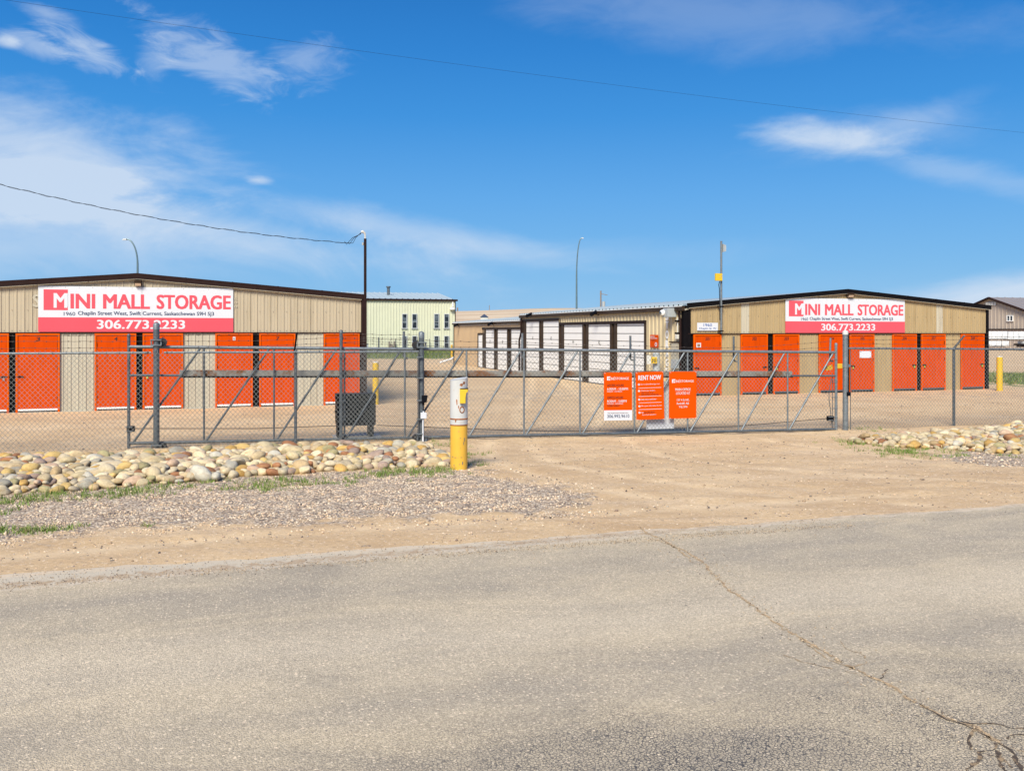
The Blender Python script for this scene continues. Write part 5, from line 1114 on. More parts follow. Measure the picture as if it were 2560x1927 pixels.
# straight rails in 3D between end points; read them back in pixels through the plane
sL, zL = GT.sz(322, 867); sR, zR = GT.sz(2090, 881); _, bL_ = GT.sz(322, 1108); _, bR_ = GT.sz(2090, 1072.5)
zT = lambda s_: zL+(zR-zL)*(s_-sL)/(sR-sL); zB = lambda s_: bL_+(bR_-bL_)*(s_-sL)/(sR-sL)
def gpt(s_, z, n=0): return GT.w(s_, n, z)
m = MB(); m.tube(gpt(sL, zT(sL)), gpt(sR, zT(sR)), .032, n=12)
for px in (1346, 1690): s_ = SG(px); m.tube(gpt(s_-.05, zT(s_-.05)), gpt(s_+.05, zT(s_+.05)), .036, n=12)
m.build('top_rail', M['galv'], gate, smooth=True)
m = MB(); m.tube(gpt(sL, zB(sL)), gpt(sR, zB(sR)), .030, n=12); m.build('bottom_rail', M['galvdark'], gate, smooth=True)
s861 = SG(861)
def upright(px, r, z0=None, z1=None, mt='galv', cap=False, n=0, name='upright'):
    s_ = SG(px, n); a = (zB(s_) if z0 is None else z0); b = (zT(s_) if z1 is None else z1)
    m = MB(); m.tube(gpt(s_, a, n), gpt(s_, b, n), r, n=10)
    if cap: c = gpt(s_, b, n); m.lathe(tuple(c), [(r*1.15, -.03), (r*1.15, 0), (r*.8, .022), (r*.2, .03)], 10)
    return m.build(name, M[mt], gate, smooth=True)
upright(322, .030, GT.sz(322, 1123)[1], GT.sz(322, 838)[1], 'galvdark', True, name='end_post')
upright(2090, .034, GT.sz(2090, 1077)[1], GT.sz(2090, 860)[1], 'galv', True, name='end_post')
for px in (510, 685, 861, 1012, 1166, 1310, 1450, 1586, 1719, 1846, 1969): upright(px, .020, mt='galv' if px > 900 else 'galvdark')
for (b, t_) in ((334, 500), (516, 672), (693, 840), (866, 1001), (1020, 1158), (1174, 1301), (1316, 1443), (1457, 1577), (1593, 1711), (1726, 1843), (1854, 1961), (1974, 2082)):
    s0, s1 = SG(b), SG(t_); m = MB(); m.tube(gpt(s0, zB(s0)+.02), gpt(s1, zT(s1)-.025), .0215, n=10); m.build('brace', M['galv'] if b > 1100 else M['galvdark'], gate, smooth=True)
# support beam and mid pipe
s0, z0 = GT.sz(448, 933); s1, z1 = GT.sz(1984, 934.5); zc = lambda s_: z0+(z1-z0)*(s_-s0)/(s1-s0)
m = MB(); hb_ = .058
m.box8([gpt(s0, z0-hb_, -.16), gpt(s1, z1-hb_, -.16), gpt(s1, z1-hb_, -.05), gpt(s0, z0-hb_, -.05), gpt(s0, z0+hb_, -.16), gpt(s1, z1+hb_, -.16), gpt(s1, z1+hb_, -.05), gpt(s0, z0+hb_, -.05)]); m.build('support_beam', M['beam'], gate, bevel=.006)
m = MB(); m.box8([gpt(s0, z0-hb_-.03, -.18), gpt(s1, z1-hb_-.03, -.18), gpt(s1, z1-hb_-.03, -.03), gpt(s0, z0-hb_-.03, -.03), gpt(s0, z0-hb_-.002, -.18), gpt(s1, z1-hb_-.002, -.18), gpt(s1, z1-hb_-.002, -.03), gpt(s0, z0-hb_-.002, -.03)]); m.build('track_lip', M['black'], gate)
m = MB(); m.tube(GT.pt(325, 938), GT.pt(455, 938.5), .024, n=10); m.tube(GT.pt(1978, 939.5), GT.pt(2088, 939.5), .024, n=10); m.build('mid_rail', M['galvdark'], gate, smooth=True)
random.seed(3)
m = chain_link(GT, s861, sR-.03, -.035, lambda a: zB(a)+.01, lambda a: zT(a)-.055, knuckle=True); m.build('chain_link_mesh', M['wire'], gate)
# tension wire just below the top rail, tension bar and bands at the end post
m = MB(); m.tube(gpt(s861, zT(s861)-.095, -.03), gpt(sR, zT(sR)-.095, -.03), .0035, n=4); m.build('tension_wire', M['galvdark'], gate)
m = MB(); sb_ = SG(2079); m.path([gpt(sb_, zT(sb_)-.6, -.01), gpt(sb_-.06, zT(sb_)-.9, -.01), gpt(sb_-.07, zT(sb_)-1.1, .0), gpt(sb_-.02, zT(sb_)-1.4, -.01), gpt(sb_, zB(sb_)+.1, -.01)], .009, 6)
m.tube(gpt(sb_+.04, zT(sb_)-.5, -.02), gpt(sb_+.04, zB(sb_)+.02, -.02), .008, n=6); m.build('tension_bar', M['galvdark'], gate)
m = MB()
for py in (898, 950, 955, 993, 1021, 1043, 1053, 1065): q = GT.sz(2090, py)[1]; m.tube(gpt(SG(2090), q-.012), gpt(SG(2090), q+.012), .040, n=10); GT.box(m, SG(2080), SG(2088), -.02, .02, q-.008, q+.008)
m.build('band_clamp', M['galv'], gate)
# barbed-wire arms
def arm(px, pyt, pyb, dn=0, elbow=True, mt='galvdark', r=.024):
    s_ = SG(px); zt__ = GT.sz(px, pyt)[1]; zb__ = GT.sz(px, pyb)[1]; m = MB()
    m.tube(gpt(s_, zb__, -.07), gpt(s_+dn, zt__, -.07), r, n=10)
    if elbow: m.path([gpt(s_, zb__, -.07), gpt(s_+.03, zb__-.03, -.07), gpt(s_+.08, zb__-.03, -.05)], r*.8, 8)
    m.build('wire_arm', M[mt], gate, smooth=True)
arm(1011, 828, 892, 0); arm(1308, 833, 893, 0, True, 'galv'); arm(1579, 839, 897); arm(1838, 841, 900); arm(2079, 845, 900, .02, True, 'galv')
s852 = SG(852); m = MB(); m.tube(gpt(s852, zB(s852)-.02, .07), gpt(s852, GT.sz(852, 828)[1], .07), .034, n=12); c = gpt(s852, GT.sz(852, 828)[1], .07); m.lathe(tuple(c), [(.038, -.04), (.038, 0), (.025, .02), (.006, .03)], 10); m.build('leaf_post', M['galvdark'], gate, smooth=True)
m = MB()
for py in (893, 945, 1001, 1048, 1085): q = GT.sz(861, py)[1]; GT.box(m, s852-.04, s861+.02, .0, .09, q-.01, q+.01)
m.build('band_clamp', M['galvdark'], gate)
random.seed(5)
m = barbed(GT, [[(852, 847), (1011, 849), (1308, 855), (1579, 864), (1838, 869), (2079, 853)], [(852, 857), (1011, 862), (1308, 869), (1579, 873.5), (1838, 877), (2079, 868)]], -.07); m.build('barbed_wire', M['barb'], gate)
# drive chain and its brackets
cs = MB(); pts = [GT.pt(px, py, -.10) for px, py in ((337, 1071), (640, 1071), (840, 1064))]; cs.path(pts, .008, 5); cs.path([GT.pt(px, py, -.10) for px, py in ((942, 1062.5), (1060, 1067.5), (1276, 1075.5), (1400, 1078), (1475, 1077), (1640, 1073), (1838, 1065.6), (2068, 1046))], .008, 5); cs.build('drive_chain', M['chain'], gate)
for (px, py) in ((327, 1072), (2076, 1045.5)):
    m = MB(); s_, z_ = GT.sz(px, py); GT.box(m, s_-.07, s_+.07, -.06, .045, z_-.055, z_+.055); o = m.build('chain_bracket', M['boxblack'], gate, bevel=.005); m = MB(); GT.box(m, s_-.085, s_+.04, .046, .056, z_+.03, z_+.045); GT.box(m, s_-.085, s_+.04, .046, .056, z_-.045, z_-.03); m.build('u_bolt', M['galv'], o)

# roller posts
def roller_post(px, ytop, ybot, n, label, rollers, cap=True, r=.057):
    s_ = SG(px, n); zt__ = GT.sz(px, ytop, n)[1]; zb__ = min(GT.sz(px, ybot, n)[1], zgr(GT, s_, n))-.05
    t = thing('roller_post', GT.w(s_, n, zb__), label, 'gate post'); m = MB(); m.tube(GT.w(s_, n, zb__), GT.w(s_, n, zt__), r, n=20); m.build('post', M['galvdark'], t, smooth=True)
    m = MB(); m.lathe(tuple(GT.w(s_, n, zt__)), [(r*1.06, -.10), (r*1.06, 0), (r*.92, .018), (r*.5, .034), (r*.1, .04)], 20); m.build('cap', M['galv'], t, smooth=True)
    for (py, side) in rollers:
        z = GT.sz(px, py, n)[1]; m = MB(); c = GT.w(s_+side*.10, n-.05, z)
        m.tube(c+GT.n*.05, c-GT.n*.05, .085, n=20); m.tube(c+GT.n*.065, c+GT.n*.05, .05, n=16); w_ = m.build('roller', M['rubber'], t, smooth=True)
        m = MB()
        for dz in (-.05, .05):
            GT.box(m, s_-.09, s_+.10, n+.045, n+.075, z+dz-.012, z+dz+.012); m.tube(GT.w(s_-.08, n+.06, z+dz), GT.w(s_-.08, n+.09, z+dz), .013, n=6); m.tube(GT.w(s_+.085, n+.06, z+dz), GT.w(s_+.085, n+.09, z+dz), .013, n=6)
        GT.box(m, s_-.10, s_-.075, n-.04, n+.05, z-.062, z+.062); GT.box(m, s_+.075, s_+.10, n-.04, n+.045, z-.062, z+.062); m.build('roller_bracket', M['galv'], t)
    return t, s_, zt__
tp, sp1, zp1 = roller_post(391, 811, 1126, .12, 'tall dark galvanised roller post standing in front of the left banner', ((856, 1), (1119, 1)))
tp2, sp2, zp2 = roller_post(1053.5, 833, 1104, .12, 'tall galvanised roller post with motion sensor, left of the keypad bollard', ((862, -1), (1096, -1)))
# sensor, white junction box and pipe on the second roller post (they are fixed to it)
m = MB(); a0, z0 = GT.sz(1054, 1006, .2); a1, z1 = GT.sz(1067, 988, .2); m.box8([GT.w(a0, .19, z0+.02), GT.w(a1-.015, .19, z0+.02), GT.w(a1-.015, .27, z0), GT.w(a0, .27, z0), GT.w(a0, .19, z1), GT.w(a1+.01, .19, z1), GT.w(a1+.01, .27, z1), GT.w(a0, .27, z1)]); GT.box(m, a0+.015, a0+.055, .185, .23, z0-.05, z0+.01); m.build('sensor', M['boxblack'], tp2, bevel=.006)
m = MB(); m.path([GT.pt(1057, 1010, .2), GT.pt(1058, 1020, .2), GT.pt(1058, 1030, .2)], .006, 5); m.build('wire', M['cable'], tp2)
m = MB(); a0, z0 = GT.sz(1051, 1046, .2); a1, z1 = GT.sz(1065.5, 1031, .2); GT.box(m, a0, a1, .185, .26, z0, z1); m.tube(GT.w((a0+a1)/2, .22, z1), GT.w((a0+a1)/2, .22, z1+.03), .02, n=8); m.build('junction_box', M['signwhite'], tp2, bevel=.012)
m = MB(); a0, z0 = GT.sz(1057, 1104, .2); m.tube(GT.w(a0, .22, z0-.05), GT.w(a0, .22, GT.sz(1057, 1046, .2)[1]), .016, n=10); m.tube(GT.w(a0, .22, z0-.05), GT.w(a0, .22, z0+.1), .021, n=10); m.build('conduit', M['signwhite'], tp2, smooth=True)

# latch post
sl_ = SG(2113.5, .02); zt__ = GT.sz(2113.5, 829, .02)[1]; lp = thing('latch_post', GT.w(sl_, .02, -.2), 'stout galvanised latch post at the right end of the gate', 'gate post')
m = MB(); m.tube(GT.w(sl_, .02, -.25), GT.w(sl_, .02, zt__), .062, n=20); m.build('post', M['galv'], lp, smooth=True); m = MB(); m.lathe(tuple(GT.w(sl_, .02, zt__)), [(.066, -.07), (.066, 0), (.05, .02), (.01, .03)], 20); m.build('cap', M['offwhite'], lp, smooth=True)
for py in (838, 847, 862, 889, 941, 960, 975, 1006, 1026, 1064): m = MB(); q = GT.sz(2113, py, .02)[1]; m.tube(GT.w(sl_, .02, q-.011), GT.w(sl_, .02, q+.011), .067, n=16); m.build('band_clamp', M['galv'], lp)
m = MB(); q = GT.sz(2113, 914, .02)[1]; GT.box(m, sl_-.09, sl_+.13, -.03, .03, q-.03, q+.03); m.tube(GT.w(sl_, .02, q-.05), GT.w(sl_, .02, q+.05), .070, n=16); m.build('latch', M['galv'], lp)
m = MB(); q = GT.sz(2113, 985, .1)[1]; GT.box(m, sl_-.01, sl_+.075, .075, .11, q-.045, q+.045); m.build('stop_plate', M['boxblack'], lp)
# yellow reflective guards between gate and post
m = MB(); a0 = SG(2068); a1 = SG(2085); q0 = GT.sz(2075, 926)[1]; q1 = GT.sz(2075, 914)[1]; m.box8([gpt(a0, q0-.01, -.06), gpt(a1, q0+.02, -.06), gpt(a1, q0+.02, -.05), gpt(a0, q0-.01, -.05), gpt(a0-.01, q1-.02, -.06), gpt(a1-.01, q1+.02, -.06), gpt(a1-.01, q1+.02, -.05), gpt(a0-.01, q1-.02, -.05)]); m.build('yellow_guard', M['yellow'], gate)
m = MB(); a0 = SG(2092); a1 = SG(2105); q0 = GT.sz(2098, 921)[1]; q1 = GT.sz(2098, 909)[1]; GT.box(m, a0, a1, -.03, .03, q0, q1); m.build('yellow_guard', M['yellow'], gate, bevel=.01)

# left fence
zf = 1.80; nF = .22; sF0 = -6.5; sF1 = SG(1046, nF)
fl = thing('chain_link_fence', GT.w(-1, nF, 0), 'galvanised chain-link fence with barbed wire on the left, behind the rock bed', 'fence')
zg = lambda a: zgr(GT, a, nF)-.02+.02
m = MB(); sJ = SG(378, nF); sJ2 = SG(410, nF); m.tube(GT.w(sF0, nF+.01, zf), GT.w(sJ, nF+.01, zf), .0215, n=10); m.tube(GT.w(sJ2, nF+.01, zf), GT.w(sF1, nF+.01, zf-.01), .0215, n=10); m.build('top_rail', M['galv'], fl, smooth=True)
m = MB(); m.tube(GT.w(sJ-.07, nF+.01, zf), GT.w(sJ, nF+.01, zf), .03, .012, n=10); m.tube(GT.w(sJ2, nF+.01, zf), GT.w(sJ2+.07, nF+.01, zf), .012, .03, n=10); m.build('rail_end', M['barb'], fl, smooth=True)
random.seed(9); m = chain_link(GT, sF0, sF1, nF+.03, zg, lambda a: zf-.0, knuckle=True); m.build('chain_link_mesh', M['wire'], fl)
for px in (739,):
    s_ = SG(px, nF); m = MB(); m.tube(GT.w(s_, nF-.02, zg(s_)-.1), GT.w(s_, nF-.02, zf+.03), .030, n=12); m.build('post', M['galvdark'], fl, smooth=True); m = MB(); m.lathe(tuple(GT.w(s_, nF-.02, zf)), [(.034, -.03), (.036, 0), (.026, .035), (.01, .05)], 12); m.build('post_cap', M['galvdark'], fl, smooth=True)
    m = MB(); m.tube(GT.w(s_-.02, nF-.02, zf+.02), GT.w(s_+.02, nF+.16, GT.sz(741, 833, nF)[1]-.0), .018, n=8); m.build('wire_arm', M['boxblack'], fl)  # dark silhouette of the arm, its shade painted in as black
s_ = sF0+1.4; m = MB(); m.tube(GT.w(s_, nF-.02, -.2), GT.w(s_, nF-.02, zf+.03), .030, n=12); m.build('post', M['galvdark'], fl, smooth=True)
m = MB(); s_ = SG(1045, nF); m.tube(GT.w(s_, nF, zg(s_)), GT.w(s_, nF, zf-.04), .011, n=8); m.build('tension_bar', M['galvdark'], fl)
m = MB()
for py in (893, 945, 1001, 1048, 1085): q = GT.sz(1048, py, nF)[1]; GT.box(m, s_-.03, s_+.10, nF-.03, nF+.02, q-.009, q+.009)
m.build('band_clamp', M['galv'], fl)
sp_bar = SG(340, nF)
random.seed(6)
m = barbed(GT, [[(-300, 838), (60, 838.5), (240, 839), (391, 838), (560, 835.5), (741, 834), (860, 834), (1046, 836.5)], [(-300, 854), (60, 853), (240, 853), (391, 852), (560, 852), (741, 849), (852, 842), (1046, 846)], [(-300, 872), (60, 870), (240, 869.5), (391, 868), (560, 866), (741, 861.5), (910, 853), (1046, 856)]], nF+.05); m.build('barbed_wire', M['barb'], fl)
m = MB()
# tie wires round the rail
for k in range(60):
    s_ = sF0+.15+k*.23
    if s_ < sF1 and not (sJ-.05 < s_ < sJ2+.05): m.tube(GT.w(s_, nF+.01, zf-.0), GT.w(s_+.02, nF+.01, zf), .026, n=8)
m.build('tie_wire', M['galvdark'], fl)

# right fence
nR = .0; sR0 = SG(2122); sR1 = sR0+7.5
fr_ = thing('chain_link_fence', GT.w(sR0+3, 0, 0), 'galvanised chain-link fence with bent barbed-wire arm on the right, behind the rock bed', 'fence')
zt1 = GT.sz(2125, 870.6)[1]; s2386 = SG(2386); zt2 = GT.sz(2386, 872)[1]; zRt = lambda a: zt1+(zt2-zt1)*(a-sR0)/(s2386-sR0)
m = MB(); m.tube(GT.w(sR0-.02, 0.01, zRt(sR0)), GT.w(sR1, .01, zRt(sR1)), .0235, n=10); m.build('top_rail', M['galv'], fr_, smooth=True)
zg2 = lambda a: max(zgr(GT, a), -.2)+0.0
random.seed(12); m = chain_link(GT, sR0+.06, sR1, .03, zg2, lambda a: zRt(a), knuckle=True); m.build('chain_link_mesh', M['wire'], fr_)
m = MB(); m.tube(GT.w(s2386, -.02, -.2), GT.w(s2386, -.02, zt2), .034, n=12); m.build('post', M['galvdark'], fr_, smooth=True)
m = MB(); e = GT.sz(2413, 839.5, .35); m.path([GT.w(s2386, -.02, zt2-.06), GT.w(s2386, -.01, zt2+.02), GT.w(e[0], .32, e[1])], [.032, .026, .02], 10); m.build('wire_arm', M['galv'], fr_, smooth=True)
m = MB(); m.tube(GT.w(sR0+.05, .0, zg2(sR0)), GT.w(sR0+.05, 0, zRt(sR0)-.02), .010, n=8); m.build('tension_bar', M['galvdark'], fr_)
m = MB()
for k in range(34): s_ = sR0+.15+k*.22; m.tube(GT.w(s_, .01, zRt(s_)), GT.w(s_+.02, .01, zRt(s_)), .028, n=8)
m.build('tie_wire', M['galvdark'], fr_)
m = barbed(GT, [[(2118, 838), (2240, 838), (2413, 840), (2600, 842), (2750, 843)], [(2118, 848), (2240, 849.5), (2406, 849), (2600, 852), (2750, 853)], [(2118, 858.5), (2240, 860), (2398, 861), (2600, 863), (2750, 864)]], .1); m.build('barbed_wire', M['barb'], fr_)
t = thing('blank_plate', GT.pt(2164, 895, .06), 'blank white plate wired to the right fence beside the latch post', 'sign'); m = MB(); a0, z0 = GT.sz(2149.5, 895, .06); a1, z1 = GT.sz(2178.5, 877.5, .06); GT.box(m, a0, a1, .05, .058, z0, z1); m.build('panel', M['signwhite'], t, bevel=.004)
m = MB()
for (a, z) in ((a0+.03, z0+.015), (a1-.03, z0+.015), (a0+.03, z1-.015), (a1-.03, z1-.015)): GT.box(m, a-.012, a+.012, .058, .062, z-.006, z+.006)
m.build('tie', M['galvdark'], t)

# ------------------------------------------------------------------ orange signs on the gate
class Tilt:
    """plane of a hung sign: corners given in photo pixels on the gate plane, local coords f (0..1 right) g (0..1 down)"""
    def __init__(s, c, n): s.c = [GT.pt(x, y, n) for x, y in c]; s.n_ = n       # tl tr br bl
    def at(s, f, g, d=0): 
        a = s.c[0].lerp(s.c[1], f); b = s.c[3].lerp(s.c[2], f); return a.lerp(b, g)+GT.n*d
def rect(m, T, f0, f1, g0, g1, d0, d1):
    m.box8([T.at(f0, g1, d0), T.at(f1, g1, d0), T.at(f1, g1, d1), T.at(f0, g1, d1), T.at(f0, g0, d0), T.at(f1, g0, d0), T.at(f1, g0, d1), T.at(f0, g0, d1)])
def ttext(m, T, s_, f0, f1, g0, g1, d=.010, bold=.008):
    v, f = text_verts(s_, bold); X_ = [p[0] for p in v]; Y_ = [p[1] for p in v]; x0, x1, y0, y1 = min(X_), max(X_), min(Y_), max(Y_)
    m.add([T.at(f0+(f1-f0)*(p[0]-x0)/(x1-x0), g1+(g0-g1)*(p[1]-y0)/(y1-y0), d+p[2]) for p in v], f)
def logo(T, root, x0, x1, g0, g1):
    w_ = x1-x0; m = MB(); rect(m, T, x0, x0+w_*.155, g0, g1, .004, .0065); m.build('logo_block', M['signwhite'], root)
    m = MB(); ttext(m, T, 'M', x0+w_*.065, x0+w_*.155, g0+(g1-g0)*.2, g1-(g1-g0)*.08, .0085, .015); m.build('logo_letter', M['orangesign'], root)
    m = MB(); ttext(m, T, 'INI', x0+w_*.17, x0+w_*.31, g0+(g1-g0)*.22, g1-(g1-g0)*.08, .007, .01); rect(m, T, x0+w_*.335, x0+w_*.345, g0, g1, .004, .0065); ttext(m, T, 'STORAGE', x0+w_*.37, x1, g0+(g1-g0)*.22, g1-(g1-g0)*.15, .007, .01); return m
def signboard(corners, label, name='gate_sign'):
    T = Tilt(corners, .035); root = thing(name, T.at(.5, 1), label, 'sign'); m = MB(); rect(m, T, 0, 1, 0, 1, -.004, .004); m.build('panel', M['orangesign'], root)
    m = MB()
    for f in (.03, .97):
        for g in (.015, .985): a = T.at(f, g, .006); m.tube(a+Vector((-.02, 0, .02 if g < .5 else -.02))*(1 if f < .5 else 1), a+Vector((.02, 0, -.01)), .004, n=5)
    m.build('zip_tie', M['offwhite'], root); return T, root
T, r_ = signboard([(1509.6, 931), (1579.8, 930.5), (1580, 1050), (1509.8, 1051)], 'orange gate sign with access hours over a white phone strip, leftmost of three')
m = MB(); rect(m, T, 0, 1, .79, 1.0, .004, .006); m.build('white_strip', M['signwhite'], r_)
m = logo(T, r_, .11, .885, .085, .165)
ttext(m, T, '6:00AM - 10:00PM', .11, .85, .32, .37); ttext(m, T, 'SUNDAY - SATURDAY', .11, .65, .385, .41); ttext(m, T, '8:30AM - 5:00PM', .11, .80, .575, .625); ttext(m, T, 'MONDAY - SATURDAY', .11, .68, .64, .665); m.build('lettering', M['signwhite'], r_)
m = MB(); ttext(m, T, 'ACCESS HOURS', .11, .70, .245, .295); ttext(m, T, 'OFFICE HOURS', .11, .68, .50, .55); ttext(m, T, 'CLOSED SUNDAY', .11, .55, .68, .71, bold=.01); m.build('dark_lettering', M['redink'], r_)
m = MB(); ttext(m, T, 'FOR ASSISTANCE PLEASE CALL', .13, .87, .835, .86, bold=0); m.build('red_lettering', M['redink'], r_); m = MB(); ttext(m, T, '306.992.9610', .11, .90, .88, .945, bold=.006); m.build('phone_number', M['navy'], r_)
T, r_ = signboard([(1588.6, 930.5), (1657.9, 928.4), (1661, 1047), (1591.3, 1049.5)], 'tilted orange gate sign reading RENT NOW with five numbered steps, middle of three')
m = MB(); ttext(m, T, 'RENT NOW', .09, .91, .07, .17, bold=.03)
for s_, f1_, g in (('Go to minimallstorage.com', .85, .26), ('Choose your location', .68, .395), ('Click rent a unit & size', .72, .575), ('Fill in your information & rent', .91, .715), ('Call', .24, .85), ('if you have questions', .70, .90)): ttext(m, T, s_, .17 if s_[0] != 'i' else .20, f1_, g-.016, g+.014)
for g in (.335, .51, .645, .785): rect(m, T, .09, .91, g-.0035, g+.0035, .004, .006)
m.build('lettering', M['signwhite'], r_)
nb = MB(); m = MB()
for k, g in enumerate((.26, .395, .575, .715, .85)):
    m.poly([T.at(.11+.038*math.cos(t_), g-.022*math.sin(t_)*1.0, .006) for t_ in np.linspace(0, 6.283, 14, endpoint=False)]); ttext(nb, T, str(k+1), .10, .12, g-.012, g+.012, .009, 0)
o = m.build('number_disc', M['signwhite'], r_); nb.build('disc_number', M['redink'], o)
m = MB(); ttext(m, T, '1605 Chaplin St W', .18, .62, .43, .455, bold=.01); ttext(m, T, 'Swift Current, SK S9H 5J3', .18, .80, .465, .495, bold=.01); ttext(m, T, '306-992-9610', .26, .64, .835, .862, bold=.01); m.build('dark_lettering', M['redink'], r_)
T, r_ = signboard([(1673, 928.7), (1741, 928.4), (1740.5, 1044.8), (1672.3, 1046.2)], 'orange gate sign giving the main office address, rightmost of three')
m = logo(T, r_, .10, .90, .165, .24)
for s_, f0_, f1_, g0, g1 in (('MAIN OFFICE', .22, .78, .355, .41), ('LOCATED AT', .25, .76, .435, .49), ('127 4 St NE,', .28, .73, .585, .635), ('Redcliff, AB', .28, .72, .66, .71), ('T0J 2P0', .35, .66, .735, .785)): ttext(m, T, s_, f0_, f1_, g0, g1)
m.build('lettering', M['signwhite'], r_)
T = Tilt([(1618, 955), (1684, 953), (1685, 1071), (1616, 1073)], -.09); o = thing('white_board', T.at(.5, 1), 'white signboard on the yard side of the gate, seen below the orange signs', 'sign'); m = MB(); rect(m, T, 0, 1, 0, 1, -.004, .004); m.build('panel', M['signwhite'], o); m = MB(); rect(m, T, .02, .05, .96, .98, .004, .007); rect(m, T, .95, .98, .96, .98, .004, .007); m.build('zip_tie', M['cable'], o)

# ------------------------------------------------------------------ gate motor cabinet
c0 = SG(842, -.55); c1 = SG(939, -.55); cz0 = GT.sz(890, 1064, -.55)[1]; cz1 = GT.sz(890, 986, -.55)[1]
gm_ = thing('gate_operator', GT.w((c0+c1)/2, -.75, 0), 'black metal gate motor cabinet on two legs behind the gate', 'gate motor')
m = MB(); GT.box(m, c0, c1, -.95, -.5, cz0, cz1); m.build('cabinet', M['boxblack'], gm_, bevel=.02)
m = MB(); GT.box(m, c0-.012, c1+.012, -.965, -.485, cz1-.10, cz1+.012); m.build('lid', M['boxblack'], gm_, bevel=.02)
for a in (c0+.06, c1-.09): m = MB(); GT.box(m, a-.05, a+.05, -.9, -.55, -.1, cz0+.02); m.build('leg', M['boxblack'], gm_)
m = MB(); GT.box(m, c0-.03, c0-.012, -.6, -.5, cz0+.1, cz1-.05); GT.box(m, c0-.045, c0-.0, -.57, -.52, (cz0+cz1)/2-.03, (cz0+cz1)/2+.01); m.build('side_hasp', M['boxblack'], gm_)
m = MB(); GT.box(m, c0-.06, c1+.12, -1.1, -.4, -.12, float(gz(-3, 18.7))+.03); m.build('base_pad', M['conc'], gm_)

# ------------------------------------------------------------------ keypad bollard
kb = G(1147.2, 1172, -.02); kr = .139; zt_ = H+(HY-947)*kb.y/F; z_y = H+(HY-1062)*kb.y/F
kp = thing('keypad_bollard', (kb.x, kb.y, -.05), 'thick grey and yellow bollard with slanted top holding the gate keypad', 'bollard')
m = MB(); m.lathe((kb.x, kb.y, 0), [(kr, -.15), (kr, z_y)], 32); m.build('lower_post', M['yellowpost'], kp, smooth=True)
m = MB(); n_ = 32; base = len(m.v); tl = lambda x: zt_+(x/kr)*.028+.0
for k in range(n_): a = 2*math.pi*k/n_; m.v.append((kb.x+kr*1.02*math.cos(a), kb.y+kr*1.02*math.sin(a), z_y-.001))
for k in range(n_): a = 2*math.pi*k/n_; x, y = kr*1.02*math.cos(a), kr*1.02*math.sin(a); m.v.append((kb.x+x, kb.y+y, zt_+.021*x/kr+.008*y/kr))
for k in range(n_): k2 = (k+1) % n_; m.f.append((k, k2, n_+k2, n_+k))
m.f.append(tuple(range(n_))[::-1]); m.build('upper_post', M['greypost'], kp, smooth=True)
m = MB(); m.poly([(kb.x+kr*1.03*math.cos(a), kb.y+kr*1.03*math.sin(a), zt_+.021*math.cos(a)*1.02+.008*math.sin(a)*1.02+.003) for a in np.linspace(0, 2*math.pi, 32, endpoint=False)]); m.build('top_plate', M['offwhite'], kp)
m = MB()
for py, h_ in ((1046, .012), (1061, .009)): zz = H+(HY-py)*kb.y/F; m.lathe((kb.x, kb.y, zz), [(kr*1.025, -h_), (kr*1.045, -h_*.6), (kr*1.045, h_*.6), (kr*1.025, h_)], 32)
m.build('rusty_joint', M['rust'], kp, smooth=True)
def onpost(px, d=0):    # point on the front of the bollard for a pixel column
    x = (px-1147.2)/F*kb.y; x = max(-kr*.999, min(kr*.999, x)); return kb.x+x, kb.y-math.sqrt(kr*kr-x*x)-d, x
m = MB(); xx, yy, x = onpost(1161); z0 = H+(HY-1008.5)*14.35/F; z1 = H+(HY-972.5)*14.35/F
x0 = kb.x+(1151.2-1147.2)/F*14.3; x1_ = kb.x+(1165.5-1147.2)/F*14.3; x2_ = kb.x+(1171.5-1147.2)/F*14.3
pr = [(x0, z0), (x1_-.0, z0), (x1_, z0+.09), (x1_+.012, z1-.065), (x2_, z1-.045), (x2_, z1-.005), (x0, z1)]
yf = kb.y-kr-.05; yb = kb.y-.03; nn = len(pr)
m.add([(a, yf, b) for a, b in pr]+[(a, yb, b) for a, b in pr], [tuple(range(nn))]+[tuple(range(nn, 2*nn))[::-1]]+[(k, nn+k, nn+(k+1) % nn, (k+1) % nn) for k in range(nn)]); m.build('keypad_hood', M['yellow2'], kp, bevel=.003)
m = MB(); m.add([(x0+.004, yf-.004, z1-.002), (x2_, yf-.004, z1-.002), (x2_, yf-.004, z1+.008), (x0+.004, yf-.004, z1+.008), (x0+.004, yb, z1-.002), (x2_, yb, z1-.002), (x2_, yb, z1+.008), (x0+.004, yb, z1+.008)], ((0, 1, 2, 3), (0, 4, 5, 1), (3, 2, 6, 7), (0, 3, 7, 4), (1, 5, 6, 2))); m.build('hood_edge', M['brown'], kp)
m = MB(); cx_, cz_ = 1156, 1024; pts = []
for k in range(17):
    a = 2*math.pi*k/16; px = cx_+5.2*math.cos(a); py = cz_+7.4*math.sin(a); X_, Y_, _ = onpost(px, .004); pts.append((X_, Y_, H+(HY-py)*(kb.y-.12)/F))
m.path(pts, .0085, 6, False); m.build('rust_ring', M['rust'], kp, smooth=True)
m = MB(); random.seed(21)
for (px, py, a, b) in ((1143.5, 1005, 2, 9), (1148, 1017, 2, 6), (1140, 1050, 2.2, 6), (1155, 962, 5, 5), (1161, 958, 4, 4)):
    q = []
    for k in range(9):
        t_ = 2*math.pi*k/9; rr = random.uniform(.5, 1.1); X_, Y_, _ = onpost(px+a*rr*math.cos(t_), .0045); q.append((X_, Y_, H+(HY-(py+b*rr*math.sin(t_)))*(kb.y-.12)/F))
    m.poly(q)
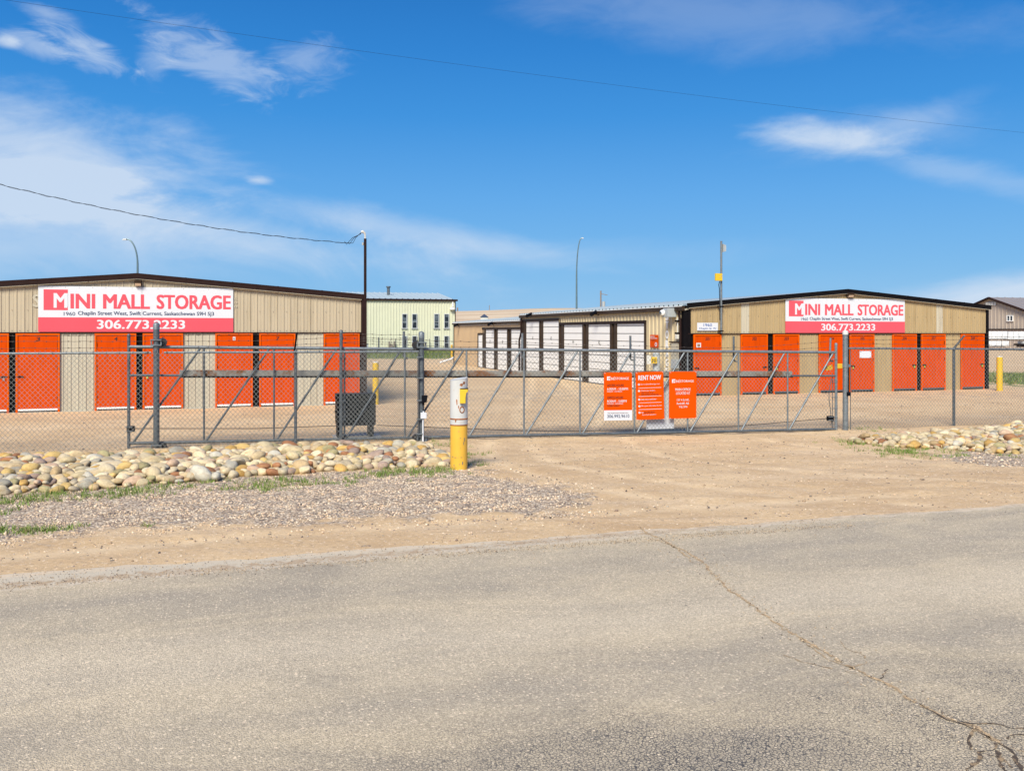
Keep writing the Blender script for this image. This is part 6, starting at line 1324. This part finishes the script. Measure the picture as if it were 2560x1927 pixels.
m.build('rust_patch', M['rust'], kp)
m = MB()
for (px, py, a, b) in ((1148, 1078, 1.6, 1.0), (1152, 1095, 2.2, .8), (1162, 1100, 1.0, 8), (1160, 1108, .9, 6), (1152, 1120, 1, 1), (1133, 1142, 2.2, 1.2), (1140, 1143.5, 3, .8), (1147, 1143, 1, .8), (1154, 1143, 3.5, .8), (1158, 1157, 1.6, 5), (1136, 1163, 1.5, 2), (1150, 1160, 1.5, 1), (1138, 1168, 2, 1.5)):
    q = []
    for k in range(7):
        t_ = 2*math.pi*k/7; rr = random.uniform(.5, 1.2); X_, Y_, _ = onpost(px+a*rr*math.cos(t_), .004); q.append((X_, Y_, H+(HY-(py+b*rr*math.sin(t_)))*(kb.y-.12)/F))
    m.poly(q)
m.build('paint_chips', M['wood'], kp)

# ------------------------------------------------------------------ yellow bollards
def bollard(px, yb, yt, wpx, label, dome=.5, z=0.0):
    b = G(px, yb, z); r = wpx/2*b.y/F; h = (yb-yt)*b.y/F
    t = thing('bollard', (b.x, b.y, z), label, 'bollard', 'yellow protection bollards'); m = MB(); m.lathe((b.x, b.y, z), [(r, -.1), (r, h-.02)], 20); m.build('post', M['yellow2'] if dome else M['yellow'], t, smooth=True)
    m = MB(); m.lathe((b.x, b.y, z+h-.02), [(r*1.0, 0), (r*.95, .02), (r*.6, .035), (r*.1, .04)], 20); m.build('cap', M['offwhite'], t, smooth=True)
bollard(939, 1011, 905, 15.5, 'yellow bollard beside the brown mast at the left building corner')
bollard(1129.5, 899, 861, 5, 'small far yellow bollard at the corner of the lower wing', 0)
bollard(1710, 990, 897, 10.5, 'yellow bollard between the side wing and door 201')
bollard(2499, 977, 891, 14.5, 'yellow bollard beyond the black corner of the right building')
# exit keypad pedestal: wide grey pipe with yellow and white plates
b = G(1641, 985); t = thing('exit_pedestal', (b.x, b.y, 0), 'wide grey pipe pedestal with yellow keypad box by the side wing', 'pedestal'); r = 9*b.y/F; zt_ = H+(HY-882)*b.y/F
m = MB(); m.lathe((b.x, b.y, 0), [(r, -.1), (r, zt_-.05), (r*.9, zt_), (r*.1, zt_+.01)], 20); m.build('pipe', M['greybox'], t, smooth=True)
m = MB(); z0 = H+(HY-908)*b.y/F; z1 = H+(HY-892)*b.y/F; x0 = b.x-.21; m.box8([(x0, b.y-r-.10, z0), (x0+.20, b.y-r-.10, z0), (x0+.20, b.y-r+.05, z0), (x0, b.y-r+.05, z0), (x0, b.y-r-.10, z1), (x0+.20, b.y-r-.10, z1), (x0+.20, b.y-r+.05, z1), (x0, b.y-r+.05, z1)]); kx = m.build('keypad_box', M['yellow2'], t, bevel=.008)
m = MB()
for k in range(3): m.box8([(x0+.03+.055*k, b.y-r-.108, z0+.04+.02*(k % 2)), (x0+.055+.055*k, b.y-r-.108, z0+.04+.02*(k % 2)), (x0+.055+.055*k, b.y-r-.10, z0+.04), (x0+.03+.055*k, b.y-r-.10, z0+.04), (x0+.03+.055*k, b.y-r-.108, z1-.06), (x0+.055+.055*k, b.y-r-.108, z1-.06), (x0+.055+.055*k, b.y-r-.10, z1-.06), (x0+.03+.055*k, b.y-r-.10, z1-.06)])
m.build('keypad', M['black'], kx)
m = MB(); x1_ = x0-.16; m.box8([(x1_, b.y-r-.06, z0-.02), (x1_+.15, b.y-r-.06, z0-.02), (x1_+.15, b.y-r-.05, z0-.02), (x1_, b.y-r-.05, z0-.02), (x1_, b.y-r-.06, z1+.06), (x1_+.15, b.y-r-.06, z1+.06), (x1_+.15, b.y-r-.05, z1+.06), (x1_, b.y-r-.05, z1+.06)]); m.build('notice', M['offwhite'], t)
for o in bpy.data.objects:
    if 'base' in o: del o['base']
